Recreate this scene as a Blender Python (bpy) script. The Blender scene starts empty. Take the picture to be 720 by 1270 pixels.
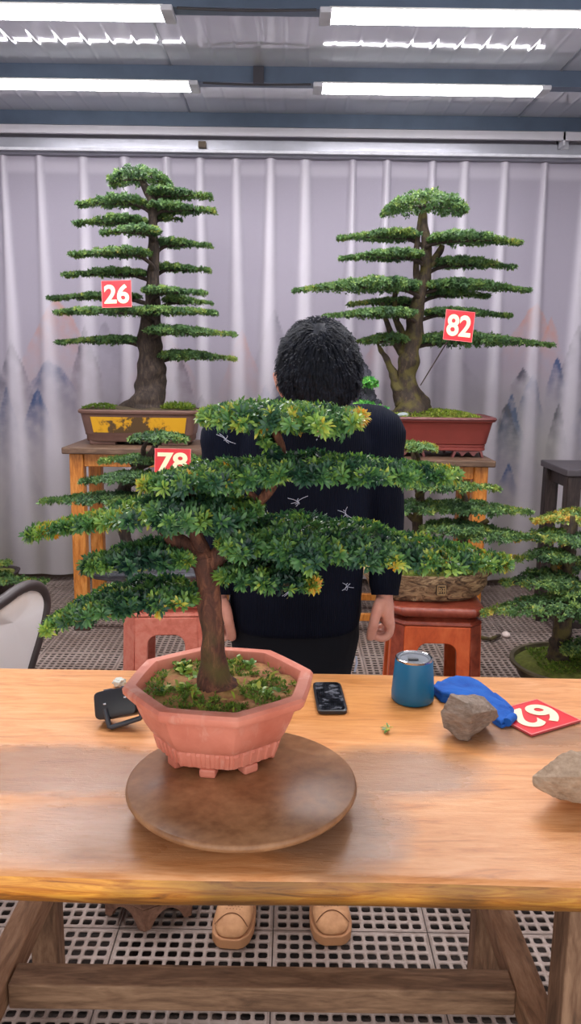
import bpy, bmesh, math, random
import numpy as np
from mathutils import Vector, Matrix, noise, Euler
from mathutils.bvhtree import BVHTree

random.seed(7)
C = bpy.context.scene.collection
PI = math.pi
sc = bpy.context.scene
sc.view_settings.view_transform = 'Standard'
sc.view_settings.look = 'None'
sc.view_settings.gamma = 1
sc.view_settings.use_curve_mapping = False
sc.view_settings.exposure = 0.66

# ------------------------------------------------------------------ camera
F = 1000.0; H = 1.45; TH = math.radians(10.5); RO = math.radians(0.8)
cr, sr = math.cos(RO), math.sin(RO)
R0 = Vector((1, 0, 0)); U0 = Vector((0, math.sin(TH), math.cos(TH))); F0 = Vector((0, math.cos(TH), -math.sin(TH)))
CAM = Vector((0, 0, H))

def ray(px, py):
    u = (px - 360) / F; v = (635 - py) / F
    return R0 * (u * cr - v * sr) + U0 * (u * sr + v * cr) + F0

def P(px, py, D):
    d = ray(px, py)
    return CAM + d * (D / d.y)

def PZ(px, py, z):
    d = ray(px, py)
    return CAM + d * ((z - H) / d.z)

def mpp(p):
    """metres per photo pixel at a point"""
    return (p - CAM).dot(F0) / F

cam = bpy.data.cameras.new('camera')
camo = bpy.data.objects.new('camera', cam); C.objects.link(camo)
Xc = R0 * cr + U0 * sr; Yc = -R0 * sr + U0 * cr; Zc = -F0
m = Matrix((Xc, Yc, Zc)).transposed().to_4x4(); m.translation = CAM
camo.matrix_world = m
cam.sensor_fit = 'VERTICAL'; cam.sensor_height = 24.0; cam.lens = F * 24.0 / 1270.0
cam.clip_start = 0.02
sc.camera = camo

# ------------------------------------------------------------------ materials
def srgb(r, g, b):
    f = lambda c: (c / 255 / 12.92) if c / 255 <= 0.04045 else ((c / 255 + 0.055) / 1.055) ** 2.4
    return (f(r), f(g), f(b), 1)

class NT:
    def __init__(s, name):
        s.m = bpy.data.materials.new(name); s.m.use_nodes = True
        s.t = s.m.node_tree; s.b = s.t.nodes['Principled BSDF']; s.out = s.t.nodes['Material Output']
    def n(s, typ, **kw):
        x = s.t.nodes.new(typ)
        for k, v in kw.items(): setattr(x, k, v)
        return x
    def l(s, a, b): s.t.links.new(a, b)
    def math(s, op, a, b=None, c=None, clamp=False):
        x = s.n('ShaderNodeMath', operation=op, use_clamp=clamp)
        for i, v in enumerate((a, b, c)):
            if v is None: continue
            if isinstance(v, (int, float)): x.inputs[i].default_value = v
            else: s.l(v, x.inputs[i])
        return x.outputs[0]
    def coord(s, scale=(1, 1, 1), rot=(0, 0, 0)):
        tc = s.n('ShaderNodeTexCoord'); mp = s.n('ShaderNodeMapping')
        mp.inputs['Scale'].default_value = scale; mp.inputs['Rotation'].default_value = rot
        s.l(tc.outputs['Object'], mp.inputs['Vector']); return mp.outputs[0]
    def noise(s, vec, scale, detail=4, rough=.55, dist=0):
        x = s.n('ShaderNodeTexNoise'); s.l(vec, x.inputs['Vector'])
        x.inputs['Scale'].default_value = scale; x.inputs['Detail'].default_value = detail
        x.inputs['Roughness'].default_value = rough; x.inputs['Distortion'].default_value = dist
        return x.outputs['Fac']
    def ramp(s, fac, stops):
        x = s.n('ShaderNodeValToRGB'); e = x.color_ramp.elements
        while len(e) < len(stops): e.new(0.5)
        for i, (p, c) in enumerate(stops): e[i].position = p; e[i].color = c
        s.l(fac, x.inputs[0]); return x.outputs[0]
    def mix(s, fac, a, b, mode='MIX'):
        x = s.n('ShaderNodeMix', data_type='RGBA', blend_type=mode)
        for i, v in ((0, fac), (6, a), (7, b)):
            if isinstance(v, (int, float)): x.inputs[i].default_value = v
            elif isinstance(v, tuple): x.inputs[i].default_value = v
            else: s.l(v, x.inputs[i])
        return x.outputs[2]
    def bump(s, h, strength=.3, dist=.01):
        x = s.n('ShaderNodeBump'); x.inputs['Strength'].default_value = strength; x.inputs['Distance'].default_value = dist
        s.l(h, x.inputs['Height']); s.l(x.outputs[0], s.b.inputs['Normal'])

def plain(name, col, rough=.5, metal=0, var=.12, scale=12, bump=0, spec=.5, bscale=None):
    t = NT(name); v = t.coord()
    nz = t.noise(v, scale, 5)
    lo = tuple(c * (1 - var) for c in col[:3]) + (1,); hi = tuple(min(1, c * (1 + var)) for c in col[:3]) + (1,)
    t.l(t.ramp(nz, [(.3, lo), (.7, hi)]), t.b.inputs['Base Color'])
    t.b.inputs['Roughness'].default_value = rough; t.b.inputs['Metallic'].default_value = metal
    t.b.inputs['Specular IOR Level'].default_value = spec
    if bump: t.bump(t.noise(v, bscale or scale * 4, 6), bump, .005)
    return t.m

def wood(name, dark, mid, light, scale=(2, 14, 14), rough=.5, ns=3.0, bump=.15, spec=.4):
    t = NT(name); v = t.coord(scale)
    nz = t.noise(v, ns, 8, .6, 1.2); n2 = t.noise(v, ns * 5, 4, .6)
    f = t.math('ADD', t.math('MULTIPLY', nz, .75), t.math('MULTIPLY', n2, .25))
    t.l(t.ramp(f, [(.32, dark), (.5, mid), (.68, light)]), t.b.inputs['Base Color'])
    t.b.inputs['Roughness'].default_value = rough; t.b.inputs['Specular IOR Level'].default_value = spec
    t.bump(f, bump, .004); return t.m

# ------------------------------------------------------------------ mesh helpers
class MB:
    def __init__(s): s.v = []; s.f = []
    def add(s, vs, fs):
        o = len(s.v); s.v += [tuple(x) for x in vs]; s.f += [tuple(i + o for i in f) for f in fs]; return s
    def box(s, x0, x1, y0, y1, z0, z1, M=None):
        vs = [Vector((x, y, z)) for z in (z0, z1) for y in (y0, y1) for x in (x0, x1)]
        if M: vs = [M @ v for v in vs]
        return s.add(vs, [(0, 2, 3, 1), (4, 5, 7, 6), (0, 1, 5, 4), (2, 6, 7, 3), (0, 4, 6, 2), (1, 3, 7, 5)])
    def loft(s, rings, cap=True, closed=True):
        n = len(rings[0]); vs = [p for r in rings for p in r]; fs = []
        for k in range(len(rings) - 1):
            for i in range(n if closed else n - 1):
                j = (i + 1) % n
                fs.append((k * n + i, k * n + j, (k + 1) * n + j, (k + 1) * n + i))
        if cap:
            fs.append(tuple(range(n - 1, -1, -1))); fs.append(tuple((len(rings) - 1) * n + i for i in range(n)))
        return s.add(vs, fs)
    def lathe(s, prof, cx, cy, n=48, rf=None, cap=True):
        rings = []
        for r, z in prof:
            rings.append([Vector((cx + r * (rf(a) if rf else 1) * math.cos(a), cy + r * (rf(a) if rf else 1) * math.sin(a), z)) for a in [2 * PI * i / n for i in range(n)]])
        return s.loft(rings, cap)
    def tube(s, pts, rad, seg=10, amp=0.0, fr=8.0, cap=True, flat=1.0):
        pts = [Vector(p) for p in pts]; rings = []; up = Vector((0.13, 1, 0.07)).normalized()
        for i, p in enumerate(pts):
            t = (pts[min(i + 1, len(pts) - 1)] - pts[max(i - 1, 0)])
            t = t.normalized() if t.length > 1e-9 else Vector((0, 0, 1))
            a = t.cross(up)
            if a.length < .05: a = t.cross(Vector((1, 0, 0)))
            a.normalize(); b = t.cross(a).normalized()
            ring = []
            for k in range(seg):
                an = 2 * PI * k / seg
                d = a * math.cos(an) + b * math.sin(an) * flat
                r = rad[i]
                if amp: r *= 1 + amp * noise.noise((p + d * rad[i]) * fr) * 2
                ring.append(p + d * r)
            rings.append(ring)
        return s.loft(rings, cap)
    def prism(s, poly, d):
        """poly: 3-D planar outline, d: extrusion vector"""
        n = len(poly); d = Vector(d)
        vs = [Vector(p) for p in poly] + [Vector(p) + d for p in poly]
        fs = [tuple(range(n - 1, -1, -1)), tuple(range(n, 2 * n))] + [(i, (i + 1) % n, n + (i + 1) % n, n + i) for i in range(n)]
        return s.add(vs, fs)
    def ell(s, c, r, M=None, nu=20, nv=12):
        rings = []
        c = Vector(c)
        for j in range(nv + 1):
            ph = PI * (j + .0001) / (nv + .0002) - PI / 2
            ring = []
            for i in range(nu):
                a = 2 * PI * i / nu
                q = Vector((r[0] * math.cos(ph) * math.cos(a), r[1] * math.cos(ph) * math.sin(a), r[2] * math.sin(ph)))
                if M: q = M @ q
                ring.append(c + q)
            rings.append(ring)
        return s.loft(rings)
    def mesh(s, name):
        me = bpy.data.meshes.new(name); me.from_pydata(s.v, [], s.f); me.validate()
        bm = bmesh.new(); bm.from_mesh(me); bmesh.ops.recalc_face_normals(bm, faces=bm.faces); bm.to_mesh(me); bm.free()
        return me
    def build(s, name, mat, parent=None, smooth=True, bevel=0, seg=2, sub=0, angle=40):
        return link(name, s.mesh(name), mat, parent, smooth, bevel, seg, sub, angle)

def link(name, me, mat, parent=None, smooth=True, bevel=0, seg=2, sub=0, angle=40):
    if mat: me.materials.append(mat)
    o = bpy.data.objects.new(name, me); C.objects.link(o)
    if parent: setpar(o, parent)
    if bevel:
        b = o.modifiers.new('bevel', 'BEVEL'); b.width = bevel; b.segments = seg; b.limit_method = 'ANGLE'; b.angle_limit = math.radians(35)
    if sub:
        b = o.modifiers.new('sub', 'SUBSURF'); b.levels = sub; b.render_levels = sub
    if smooth:
        me.shade_smooth() if hasattr(me, 'shade_smooth') else None
        if not sub:
            try: me.set_sharp_from_angle(angle=math.radians(angle))
            except Exception: pass
    return o

def root_of(o):
    off = Vector(o.location)
    while o.parent is not None:
        o = o.parent; off += o.location
    return off

def setpar(o, parent):
    o.parent = parent
    o.matrix_parent_inverse = Matrix.Translation(-root_of(parent) if parent.type == 'EMPTY' else Vector((0, 0, 0)))
    if parent.type != 'EMPTY' and parent.parent is not None:
        o.matrix_parent_inverse = Matrix.Identity(4)

def thing(name, label, cat, loc=(0, 0, 0), group=None):
    o = bpy.data.objects.new(name, None); C.objects.link(o); o.location = loc; o.empty_display_size = .05
    o['label'] = label; o['category'] = cat
    if group: o['group'] = group
    return o

def tag(o, label, cat, group=None):
    o['label'] = label; o['category'] = cat
    if group: o['group'] = group
    return o

def struct(o): o['kind'] = 'structure'; return o

def npmesh(name, V, Fq, attrs=None):
    """fast mesh from numpy; Fq (n,k) faces of equal size"""
    me = bpy.data.meshes.new(name); n, k = Fq.shape
    me.vertices.add(len(V)); me.vertices.foreach_set('co', np.asarray(V, dtype=np.float32).ravel())
    me.loops.add(n * k); me.loops.foreach_set('vertex_index', Fq.astype(np.int32).ravel())
    me.polygons.add(n); me.polygons.foreach_set('loop_start', (np.arange(n) * k).astype(np.int32))
    for nm, (ty, arr) in (attrs or {}).items():
        a = me.attributes.new(nm, ty, 'POINT')
        a.data.foreach_set('value' if ty == 'FLOAT' else 'color', np.asarray(arr, dtype=np.float32).ravel())
    me.update(calc_edges=True); me.validate(); return me

def baked(o):
    """apply an object's modifiers"""
    dg = bpy.context.evaluated_depsgraph_get(); dg.update()
    me = bpy.data.meshes.new_from_object(o.evaluated_get(dg), depsgraph=dg)
    o.modifiers.clear(); o.data = me; return o

def remeshed(mb, name, mat, parent, voxel, smooth=6, fac=.5):
    o = mb.build(name, mat, None)
    r = o.modifiers.new('r', 'REMESH'); r.mode = 'VOXEL'; r.voxel_size = voxel; r.use_smooth_shade = True
    s_ = o.modifiers.new('s', 'SMOOTH'); s_.factor = fac; s_.iterations = smooth
    baked(o); o.data.shade_smooth()
    if parent: setpar(o, parent)
    return o

def supring(cx, cy, z, a, b, e=2.5, n=40, tilt=0):
    out = []
    for i in range(n):
        t = 2 * PI * i / n; c, s_ = math.cos(t), math.sin(t)
        x = a * math.copysign(abs(c) ** (2 / e), c); y = b * math.copysign(abs(s_) ** (2 / e), s_)
        out.append(Vector((cx + x, cy + y, z + tilt * y)))
    return out

def spline(pts, n):
    """Catmull-Rom through tuples of any length"""
    A = np.array(pts, dtype=float); k = len(A)
    if k == 2: return [tuple(A[0] + (A[1] - A[0]) * t) for t in np.linspace(0, 1, n)]
    out = []
    for t in np.linspace(0, k - 1 - 1e-9, n):
        i = int(t); f = t - i
        p0 = A[max(i - 1, 0)]; p1 = A[i]; p2 = A[i + 1]; p3 = A[min(i + 2, k - 1)]
        out.append(tuple(.5 * (2 * p1 + (p2 - p0) * f + (2 * p0 - 5 * p1 + 4 * p2 - p3) * f * f + (3 * p1 - p0 - 3 * p2 + p3) * f ** 3)))
    return out

# ------------------------------------------------------------------ palette of materials
def leaf_mat(name, stops, rough=.33):
    t = NT(name); a = t.n('ShaderNodeAttribute', attribute_name='tint')
    col = t.ramp(a.outputs['Fac'], stops)
    t.l(col, t.b.inputs['Base Color']); t.b.inputs['Roughness'].default_value = rough
    t.b.inputs['Specular IOR Level'].default_value = .45
    tr = t.n('ShaderNodeBsdfTranslucent'); t.l(col, tr.inputs['Color'])
    mx = t.n('ShaderNodeMixShader'); mx.inputs[0].default_value = .22
    t.l(t.b.outputs[0], mx.inputs[1]); t.l(tr.outputs[0], mx.inputs[2]); t.l(mx.outputs[0], t.out.inputs['Surface'])
    return t.m

M_leaf = leaf_mat('leaf_glossy', [(0, srgb(22, 48, 44)), (.25, srgb(50, 88, 64)), (.5, srgb(88, 134, 72)), (.72, srgb(146, 178, 78)), (.88, srgb(204, 196, 80)), (1, srgb(226, 158, 50))])
M_leafbg = leaf_mat('leaf_small', [(0, srgb(30, 52, 38)), (.25, srgb(56, 88, 54)), (.5, srgb(92, 128, 70)), (.72, srgb(138, 162, 78)), (.88, srgb(190, 184, 82)), (1, srgb(206, 152, 62))], .55)
M_moss = leaf_mat('moss_green', [(0, srgb(58, 84, 28)), (.4, srgb(98, 128, 40)), (.7, srgb(150, 168, 56)), (1, srgb(176, 158, 84))], .8)

def bark(name, dark, mid, light, moss=0, base=None):
    t = NT(name); v = t.coord((1, 1, .28))
    nz = t.noise(v, 70, 8, .7, .6); n2 = t.noise(t.coord(), 16, 3)
    col = t.ramp(nz, [(.3, dark), (.52, mid), (.72, light)])
    if moss:
        mk = t.ramp(n2, [(.5 - .1 * moss, (0, 0, 0, 1)), (.62, (.85, .85, .85, 1))])
        if base is not None:      # moss creeps up from the soil
            sp = t.n('ShaderNodeSeparateXYZ'); tc = t.n('ShaderNodeTexCoord'); t.l(tc.outputs['Object'], sp.inputs[0])
            mk = t.math('MULTIPLY', mk, t.math('MULTIPLY_ADD', t.math('SUBTRACT', base, sp.outputs[2]), 9, .5, clamp=True))
        col = t.mix(mk, col, srgb(90, 82, 36))
    t.l(col, t.b.inputs['Base Color']); t.b.inputs['Roughness'].default_value = .8
    t.bump(nz, .7, .006); return t.m
M_bark_red = bark('bark_reddish', srgb(26, 16, 13), srgb(92, 52, 38), srgb(152, 98, 70), 1, 1.0)
M_bark_dark = bark('bark_dark', srgb(30, 25, 23), srgb(62, 50, 43), srgb(96, 80, 66))
M_bark_mid = bark('bark_brown', srgb(26, 20, 16), srgb(58, 46, 35), srgb(92, 73, 54), .3)

M_orange = wood('stand_orange_wood', srgb(140, 76, 26), srgb(196, 122, 50), srgb(222, 156, 82), (14, 14, 2.2), .42)
M_standtop = wood('stand_top_wood', srgb(70, 52, 42), srgb(104, 80, 64), srgb(136, 108, 86), (2, 12, 12), .5)
M_darkwood = wood('dark_wood', srgb(26, 20, 20), srgb(48, 38, 36), srgb(72, 58, 54), (12, 12, 2), .45)
M_frame = wood('trestle_wood', srgb(86, 62, 46), srgb(132, 100, 76), srgb(164, 130, 102), (2, 12, 12), .7)
M_framez = wood('trestle_post_wood', srgb(76, 54, 40), srgb(118, 86, 64), srgb(152, 118, 92), (12, 12, 2), .7)
M_redwood = wood('red_lacquer_wood', srgb(104, 44, 32), srgb(140, 62, 44), srgb(160, 82, 60), (4, 4, 4), .35)
M_redpanel = wood('orange_lacquer_panel', srgb(168, 66, 28), srgb(196, 84, 40), srgb(212, 104, 56), (4, 4, 2), .35)
M_salmon = wood('salmon_lacquer_wood', srgb(192, 98, 78), srgb(214, 122, 102), srgb(222, 144, 124), (4, 4, 4), .4)
M_white = plain('white_plastic', srgb(236, 236, 234), .4, var=.03)
M_black = plain('black_plastic', srgb(32, 33, 38), .38, var=.1)
M_steel = plain('brushed_steel', srgb(200, 202, 206), .22, 1, .06)

# ------------------------------------------------------------------ setting
YB = 5.36
def floor():
    t = NT('floor_grating'); v = t.coord()
    n1 = t.noise(v, 3, 5); n2 = t.noise(v, 45, 5)
    c = t.ramp(n1, [(.35, srgb(128, 110, 101)), (.65, srgb(164, 147, 139))])
    c = t.mix(t.ramp(n2, [(.48, (0, 0, 0, 1)), (.75, (.55, .55, .55, 1))]), c, srgb(104, 82, 66))
    t.l(c, t.b.inputs['Base Color']); t.b.inputs['Roughness'].default_value = .55
    tile, nc = .4, 12; rim = .0075; p = (tile - 2 * rim) / nc; bar = .0046; ch = .004; th = .004
    V = []; Q = []
    def quad(a, b, c_, d): Q.append((a, b, c_, d))
    # one cell = square outline (4) + octagon hole (8) on top, octagon below
    for i in range(nc):
        for j in range(nc):
            x0 = rim + i * p; y0 = rim + j * p; o = len(V)
            x1, y1 = x0 + p, y0 + p; a0, b0, a1, b1 = x0 + bar, y0 + bar, x1 - bar, y1 - bar
            V += [(x0, y0, 0), (x1, y0, 0), (x1, y1, 0), (x0, y1, 0)]
            oc = [(a0 + ch, b0), (a1 - ch, b0), (a1, b0 + ch), (a1, b1 - ch), (a1 - ch, b1), (a0 + ch, b1), (a0, b1 - ch), (a0, b0 + ch)]
            V += [(x, y, 0) for x, y in oc] + [(x, y, -th) for x, y in oc]
            k = o + 4
            quad(o, o + 1, k + 1, k); quad(o + 1, o + 2, k + 3, k + 2); quad(o + 2, o + 3, k + 5, k + 4); quad(o + 3, o, k + 7, k + 6)
            quad(o + 1, k + 2, k + 1, o + 1) if False else None
            for (cn, e0, e1) in ((o + 1, k + 1, k + 2), (o + 2, k + 3, k + 4), (o + 3, k + 5, k + 6), (o, k + 7, k + 0)):
                quad(cn, e1, e0, e0) if False else Q.append((cn, e1, e0, -1))
            for q in range(8): quad(k + q, k + (q + 1) % 8, k + 8 + (q + 1) % 8, k + 8 + q)
    T0 = .0012
    for (x0, x1, y0, y1) in ((T0, tile - T0, T0, rim), (T0, tile - T0, tile - rim, tile - T0), (T0, rim, rim, tile - rim), (tile - rim, tile - T0, rim, tile - rim)):
        o = len(V); V += [(x0, y0, 0), (x1, y0, 0), (x1, y1, 0), (x0, y1, 0), (x0, y0, -th), (x1, y0, -th), (x1, y1, -th), (x0, y1, -th)]
        quad(o, o + 1, o + 2, o + 3)
        for q in range(4): quad(o + q, o + (q + 1) % 4, o + 4 + (q + 1) % 4, o + 4 + q)
    V = np.array(V, dtype=np.float32)
    tri = np.array([q[:3] for q in Q if q[3] == -1], dtype=np.int64); qd = np.array([q for q in Q if q[3] != -1], dtype=np.int64)
    # quads split to triangles so one array holds everything
    T = np.concatenate([tri, qd[:, [0, 1, 2]], qd[:, [0, 2, 3]]])
    # whole floor laid tile by tile
    allV = []; allT = []; n = 0
    for ix in range(-7, 7):
        for iy in range(0, 14):
            off = np.array([ix * tile - .03, -.2 + iy * tile + .06, 0], dtype=np.float32)
            allV.append(V + off); allT.append(T + n); n += len(V)
    me = npmesh('floor', np.concatenate(allV), np.concatenate(allT))
    struct(link('floor', me, t.m, smooth=False))
    g = NT('earth'); v = g.coord(); nz = g.noise(v, 26, 6)
    g.l(g.ramp(nz, [(.3, srgb(20, 17, 17)), (.55, srgb(46, 35, 30)), (.75, srgb(84, 64, 52))]), g.b.inputs['Base Color'])
    g.b.inputs['Roughness'].default_value = .9; g.bump(nz, .6, .02)
    struct(MB().box(-2.83, 2.57, -.2, 5.36, -.2, -.12).build('ground', g.m, smooth=False))
floor()

ZC = 2.865
M_wall = plain('wall_paint', srgb(196, 192, 198), .7, var=.04)
struct(MB().box(-2.9, 2.9, YB, YB + .1, -.1, ZC + .03).build('wall_back', M_wall, smooth=False))
struct(MB().box(-2.95, -2.85, -1.2, YB, -.1, ZC + .03).build('wall_left', M_wall, smooth=False))
struct(MB().box(2.6, 2.7, -1.2, YB, -.1, ZC + .03).build('wall_right', M_wall, smooth=False))
# bright flat band of wall panel over the curtain
ZC = 2.865
def ceiling():
    t = NT('ceiling_metal'); v = t.coord()
    n1 = t.noise(v, 1.1, 3)
    t.l(t.ramp(n1, [(.3, srgb(176, 176, 186)), (.7, srgb(206, 206, 214))]), t.b.inputs['Base Color'])
    t.b.inputs['Metallic'].default_value = .25; t.b.inputs['Roughness'].default_value = .07
    # creases pressed into the sheet across the room
    w = t.n('ShaderNodeTexWave', wave_type='BANDS', bands_direction='X', wave_profile='SIN')
    tc = t.n('ShaderNodeTexCoord'); t.l(tc.outputs['Object'], w.inputs['Vector'])
    w.inputs['Scale'].default_value = 2.8; w.inputs['Distortion'].default_value = .6; w.inputs['Detail'].default_value = 1
    k = t.math('POWER', w.outputs['Fac'], 14)
    t.bump(t.math('ADD', k, t.math('MULTIPLY', t.noise(v, 5, 3), .6)), .22, .008)
    struct(MB().box(-2.9, 2.65, -1.2, YB, ZC, ZC + .03).build('ceiling', t.m, smooth=False))
    seam = plain('seam_grey', srgb(120, 122, 134), .4)
    mb = MB(); mb.box(1.28, 1.292, -1.2, YB, ZC - .004, ZC + .002); struct(mb.build('trim_1', seam, smooth=False))
    mb = MB(); mb.box(-.62, -.608, -1.2, YB, ZC - .004, ZC + .002); struct(mb.build('trim_2', seam, smooth=False))
ceiling()
M_beam = plain('beam_blue_grey', srgb(84, 98, 118), .45, .2, .14, 5, .15)
for i, yb in enumerate((2.0, 2.72, 3.41, 4.25, 5.0)):
    mb = MB(); mb.box(-2.85, 2.6, yb, yb + .05, ZC - .072, ZC - .0005)
    mb.box(-2.85, 2.6, yb - .012, yb + .062, ZC - .078, ZC - .072)
    struct(mb.build('ceiling_beam', M_beam, smooth=False))
# side beam running to the back right corner, with its bracket
mb = MB(); mb.box(1.79, 1.87, 1.0, 5.15, ZC - .16, ZC - .08); struct(mb.build('ceiling_beam', M_beam, smooth=False))
M_bracket = plain('bracket_white', srgb(206, 206, 214), .45)
mb = MB(); a = P(692, 168, 5.1); b = P(704, 186, 5.1); mb.box(a.x, b.x, 5.09, 5.13, b.z, a.z); mb.box(a.x, a.x + .012, 5.0, 5.13, b.z, a.z)
struct(mb.build('trim_3', M_bracket, smooth=False))
struct(MB().box(-2.84, 1.785, 5.0, 5.02, 2.742, ZC - .0785).build('trim_5', plain('fascia_lilac', srgb(206, 202, 210), .5, var=.03), smooth=False))
# dark joint plate on the middle beam
a = P(314, 83, 4.24); b = P(327, 104, 4.24)
struct(MB().box(a.x, b.x, 4.225, 4.238, b.z, a.z).build('trim_4', plain('joint_plate', srgb(58, 56, 64), .6), smooth=False))
# dado board behind the curtain foot
struct(MB().box(-2.84, 2.59, 5.3, YB, -.13, .09).build('baseboard_back', plain('board_brown', srgb(112, 96, 82), .7), smooth=False))

def curtain():
    xs = np.arange(-2.55, 2.5, .0095); zs = np.linspace(.05, 2.66, 250)
    X, Z = np.meshgrid(xs, zs); rng = np.random.default_rng(3)
    Y = np.full_like(X, 5.2); dbl_glow = np.zeros_like(X)
    c = -2.5; k = 0
    top = np.clip((Z - .3) / 2.3, 0, 1)
    Y += .014 * np.sin(X * 9 + .6 * np.sin(X * 3)) * (1 - .6 * top)
    while c < 2.5:
        drift = rng.uniform(-.03, .03); amp = rng.uniform(.022, .038); w0 = rng.uniform(.017, .027)
        cx = c + drift * (1 - top)
        w = w0 + (.05 * rng.uniform(.6, 1.3)) * (1 - top) ** 1.2
        d = (X - cx) / w
        Y -= amp * np.exp(-np.abs(d) ** 3)
        dbl_glow = np.maximum(dbl_glow, np.exp(-(d / 1.05) ** 4) * rng.uniform(.7, 1.0) * (.45 + .55 * top ** .7))  # pleat strips: doubled cloth, plus light shining through the folds painted in
        c += rng.uniform(.19, .29); k += 1
    hem = np.exp(-((Z - 2.6) / .035) ** 4); dbl_glow = np.maximum(dbl_glow, .35 * hem)
    # print: ink and mineral-blue mountains in mist
    base_t = np.array(srgb(182, 175, 190)[:3]); base_b = np.array(srgb(172, 165, 160)[:3])
    g = np.clip((Z - .2) / 1.3, 0, 1)[..., None]; col = base_b * (1 - g) + base_t * g
    def nz(fx, fz, s_):
        r = np.random.default_rng(s_); out = np.zeros_like(X); a = 1.0
        for o in range(4):
            for q in range(3):
                th = r.uniform(0, PI); out += a * np.sin((X * math.cos(th) * fx + Z * math.sin(th) * fz) * 2 ** o + r.uniform(0, 7)); 
            a *= .55
        return out / 3.0
    mist = np.clip(nz(4, 4, 5) * .5 + .1, 0, 1)[..., None] * np.clip(1 - np.abs(Z - 1.25) / .7, 0, 1)[..., None]
    col = col * (1 - .22 * mist) + np.array(srgb(158, 146, 152)[:3]) * .22 * mist
    blue = np.array(srgb(70, 92, 136)[:3]); ink = np.array(srgb(84, 82, 98)[:3]); grey = np.array(srgb(142, 138, 150)[:3])
    peach = np.array(srgb(208, 152, 134)[:3]); green = np.array(srgb(176, 182, 150)[:3])
    L = [(70, 366, 34, 70, peach, .55), (105, 402, 13, 52, ink, .75), (62, 440, 22, 48, grey, .8), (62, 442, 20, 30, blue, .6), (47, 480, 12, 34, blue, .9),
         (130, 400, 30, 60, grey, .5), (250, 486, 12, 40, ink, .8), (200, 400, 40, 80, peach, .25), (340, 384, 16, 50, grey, .8), (330, 476, 16, 36, blue, .9), (345, 470, 24, 60, ink, .5),
         (300, 410, 20, 60, peach, .35), (664, 376, 26, 46, peach, .65), (684, 392, 8, 26, peach, .7), (648, 452, 9, 20, ink, .9), (660, 462, 12, 40, blue, .6), (634, 488, 12, 44, blue, 1.0), (628, 500, 14, 40, ink, .6),
         (692, 440, 8, 30, blue, .8), (693, 500, 8, 40, ink, .7), (630, 575, 8, 20, blue, .8), (560, 430, 40, 60, grey, .3), (716, 400, 14, 60, ink, .6), (15, 420, 18, 60, ink, .45), (8, 478, 10, 40, blue, .5),
         (480, 400, 30, 60, peach, .3), (412, 410, 14, 40, grey, .5), (160, 470, 26, 60, grey, .35), (290, 520, 24, 70, grey, .45), (225, 440, 14, 60, ink, .35), (660, 560, 30, 70, grey, .25), (30, 560, 30, 90, grey, .3), (-40, 400, 40, 80, ink, .5), (770, 430, 40, 80, blue, .5)]
    n1 = nz(34, 20, 9); n2 = nz(60, 60, 12)
    for (px, py, w, fade, cc, st) in L:
        p = P(px, py, 5.2); s_ = mpp(p); w *= s_ * 1.35; fd = fade * s_ * 1.25
        d = np.abs(X - p.x) / w
        hz = p.z - fd * .9 * d ** 1.15 + .018 * n1
        inside = np.clip((hz - Z) / .012, 0, 1) * np.clip(1.25 - d, 0, 1)
        a = inside * np.exp(-np.clip(hz - Z, 0, None) / (fd * .55)) * np.clip(.75 + .45 * n2, .1, 1) * st
        a = np.clip(a * (2.1 if cc is blue or cc is ink else 1.5), 0, 1)[..., None] * .9
        col = col * (1 - a) + cc * a
    gm = np.clip(nz(3, 2, 21), 0, 1)[..., None] * np.clip(1 - np.abs(Z - .95) / .5, 0, 1)[..., None] * .3
    col = col * (1 - gm) + green * gm
    n, mm = X.shape; idx = np.arange(n * mm).reshape(n, mm)
    Fq = np.stack([idx[:-1, :-1], idx[:-1, 1:], idx[1:, 1:], idx[1:, :-1]], -1).reshape(-1, 4)
    V = np.stack([X, Y, Z], -1).reshape(-1, 3)
    rgba = np.concatenate([col, np.ones(col.shape[:2] + (1,))], -1).reshape(-1, 4)
    me = npmesh('curtain', V, Fq, {'print': ('FLOAT_COLOR', rgba), 'double': ('FLOAT', dbl_glow)})
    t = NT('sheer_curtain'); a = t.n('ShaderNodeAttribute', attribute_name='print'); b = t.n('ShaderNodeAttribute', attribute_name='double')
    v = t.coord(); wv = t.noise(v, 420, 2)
    c0 = t.mix(t.math('MULTIPLY', b.outputs['Fac'], .92), a.outputs['Color'], srgb(246, 240, 250))  # whitens pleats in the colour, standing in for their translucent glow
    c0 = t.mix(.08, c0, t.ramp(wv, [(.4, (.3, .3, .3, 1)), (.6, (1, 1, 1, 1))]), 'MULTIPLY')
    t.l(c0, t.b.inputs['Base Color']); t.b.inputs['Roughness'].default_value = .8; t.b.inputs['Specular IOR Level'].default_value = .1
    tr = t.n('ShaderNodeBsdfTranslucent'); t.l(c0, tr.inputs['Color'])
    mx = t.n('ShaderNodeMixShader'); mx.inputs[0].default_value = .25
    t.l(t.b.outputs[0], mx.inputs[1]); t.l(tr.outputs[0], mx.inputs[2]); t.l(mx.outputs[0], t.out.inputs['Surface'])
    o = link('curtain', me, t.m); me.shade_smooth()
    tag(o, 'pale sheer pleated curtain printed with ink mountains hanging across the back wall', 'curtain')
curtain()
M_alu = plain('aluminium_rail', srgb(196, 196, 206), .3, .5, .06)
rail = thing('curtain_rail', 'long grey aluminium curtain rail above the printed curtain', 'curtain rail', (0, 5.12, 2.7))
MB().box(-2.8, 1.78, 5.1, 5.16, 2.68, 2.745).build('rail_box', M_alu, rail, False, .004)
MB().box(-2.8, 2.55, 5.145, 5.2, 2.662, 2.682).build('track', plain('rail_track', srgb(150, 150, 160), .35, .4), rail, False, .002)
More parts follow.
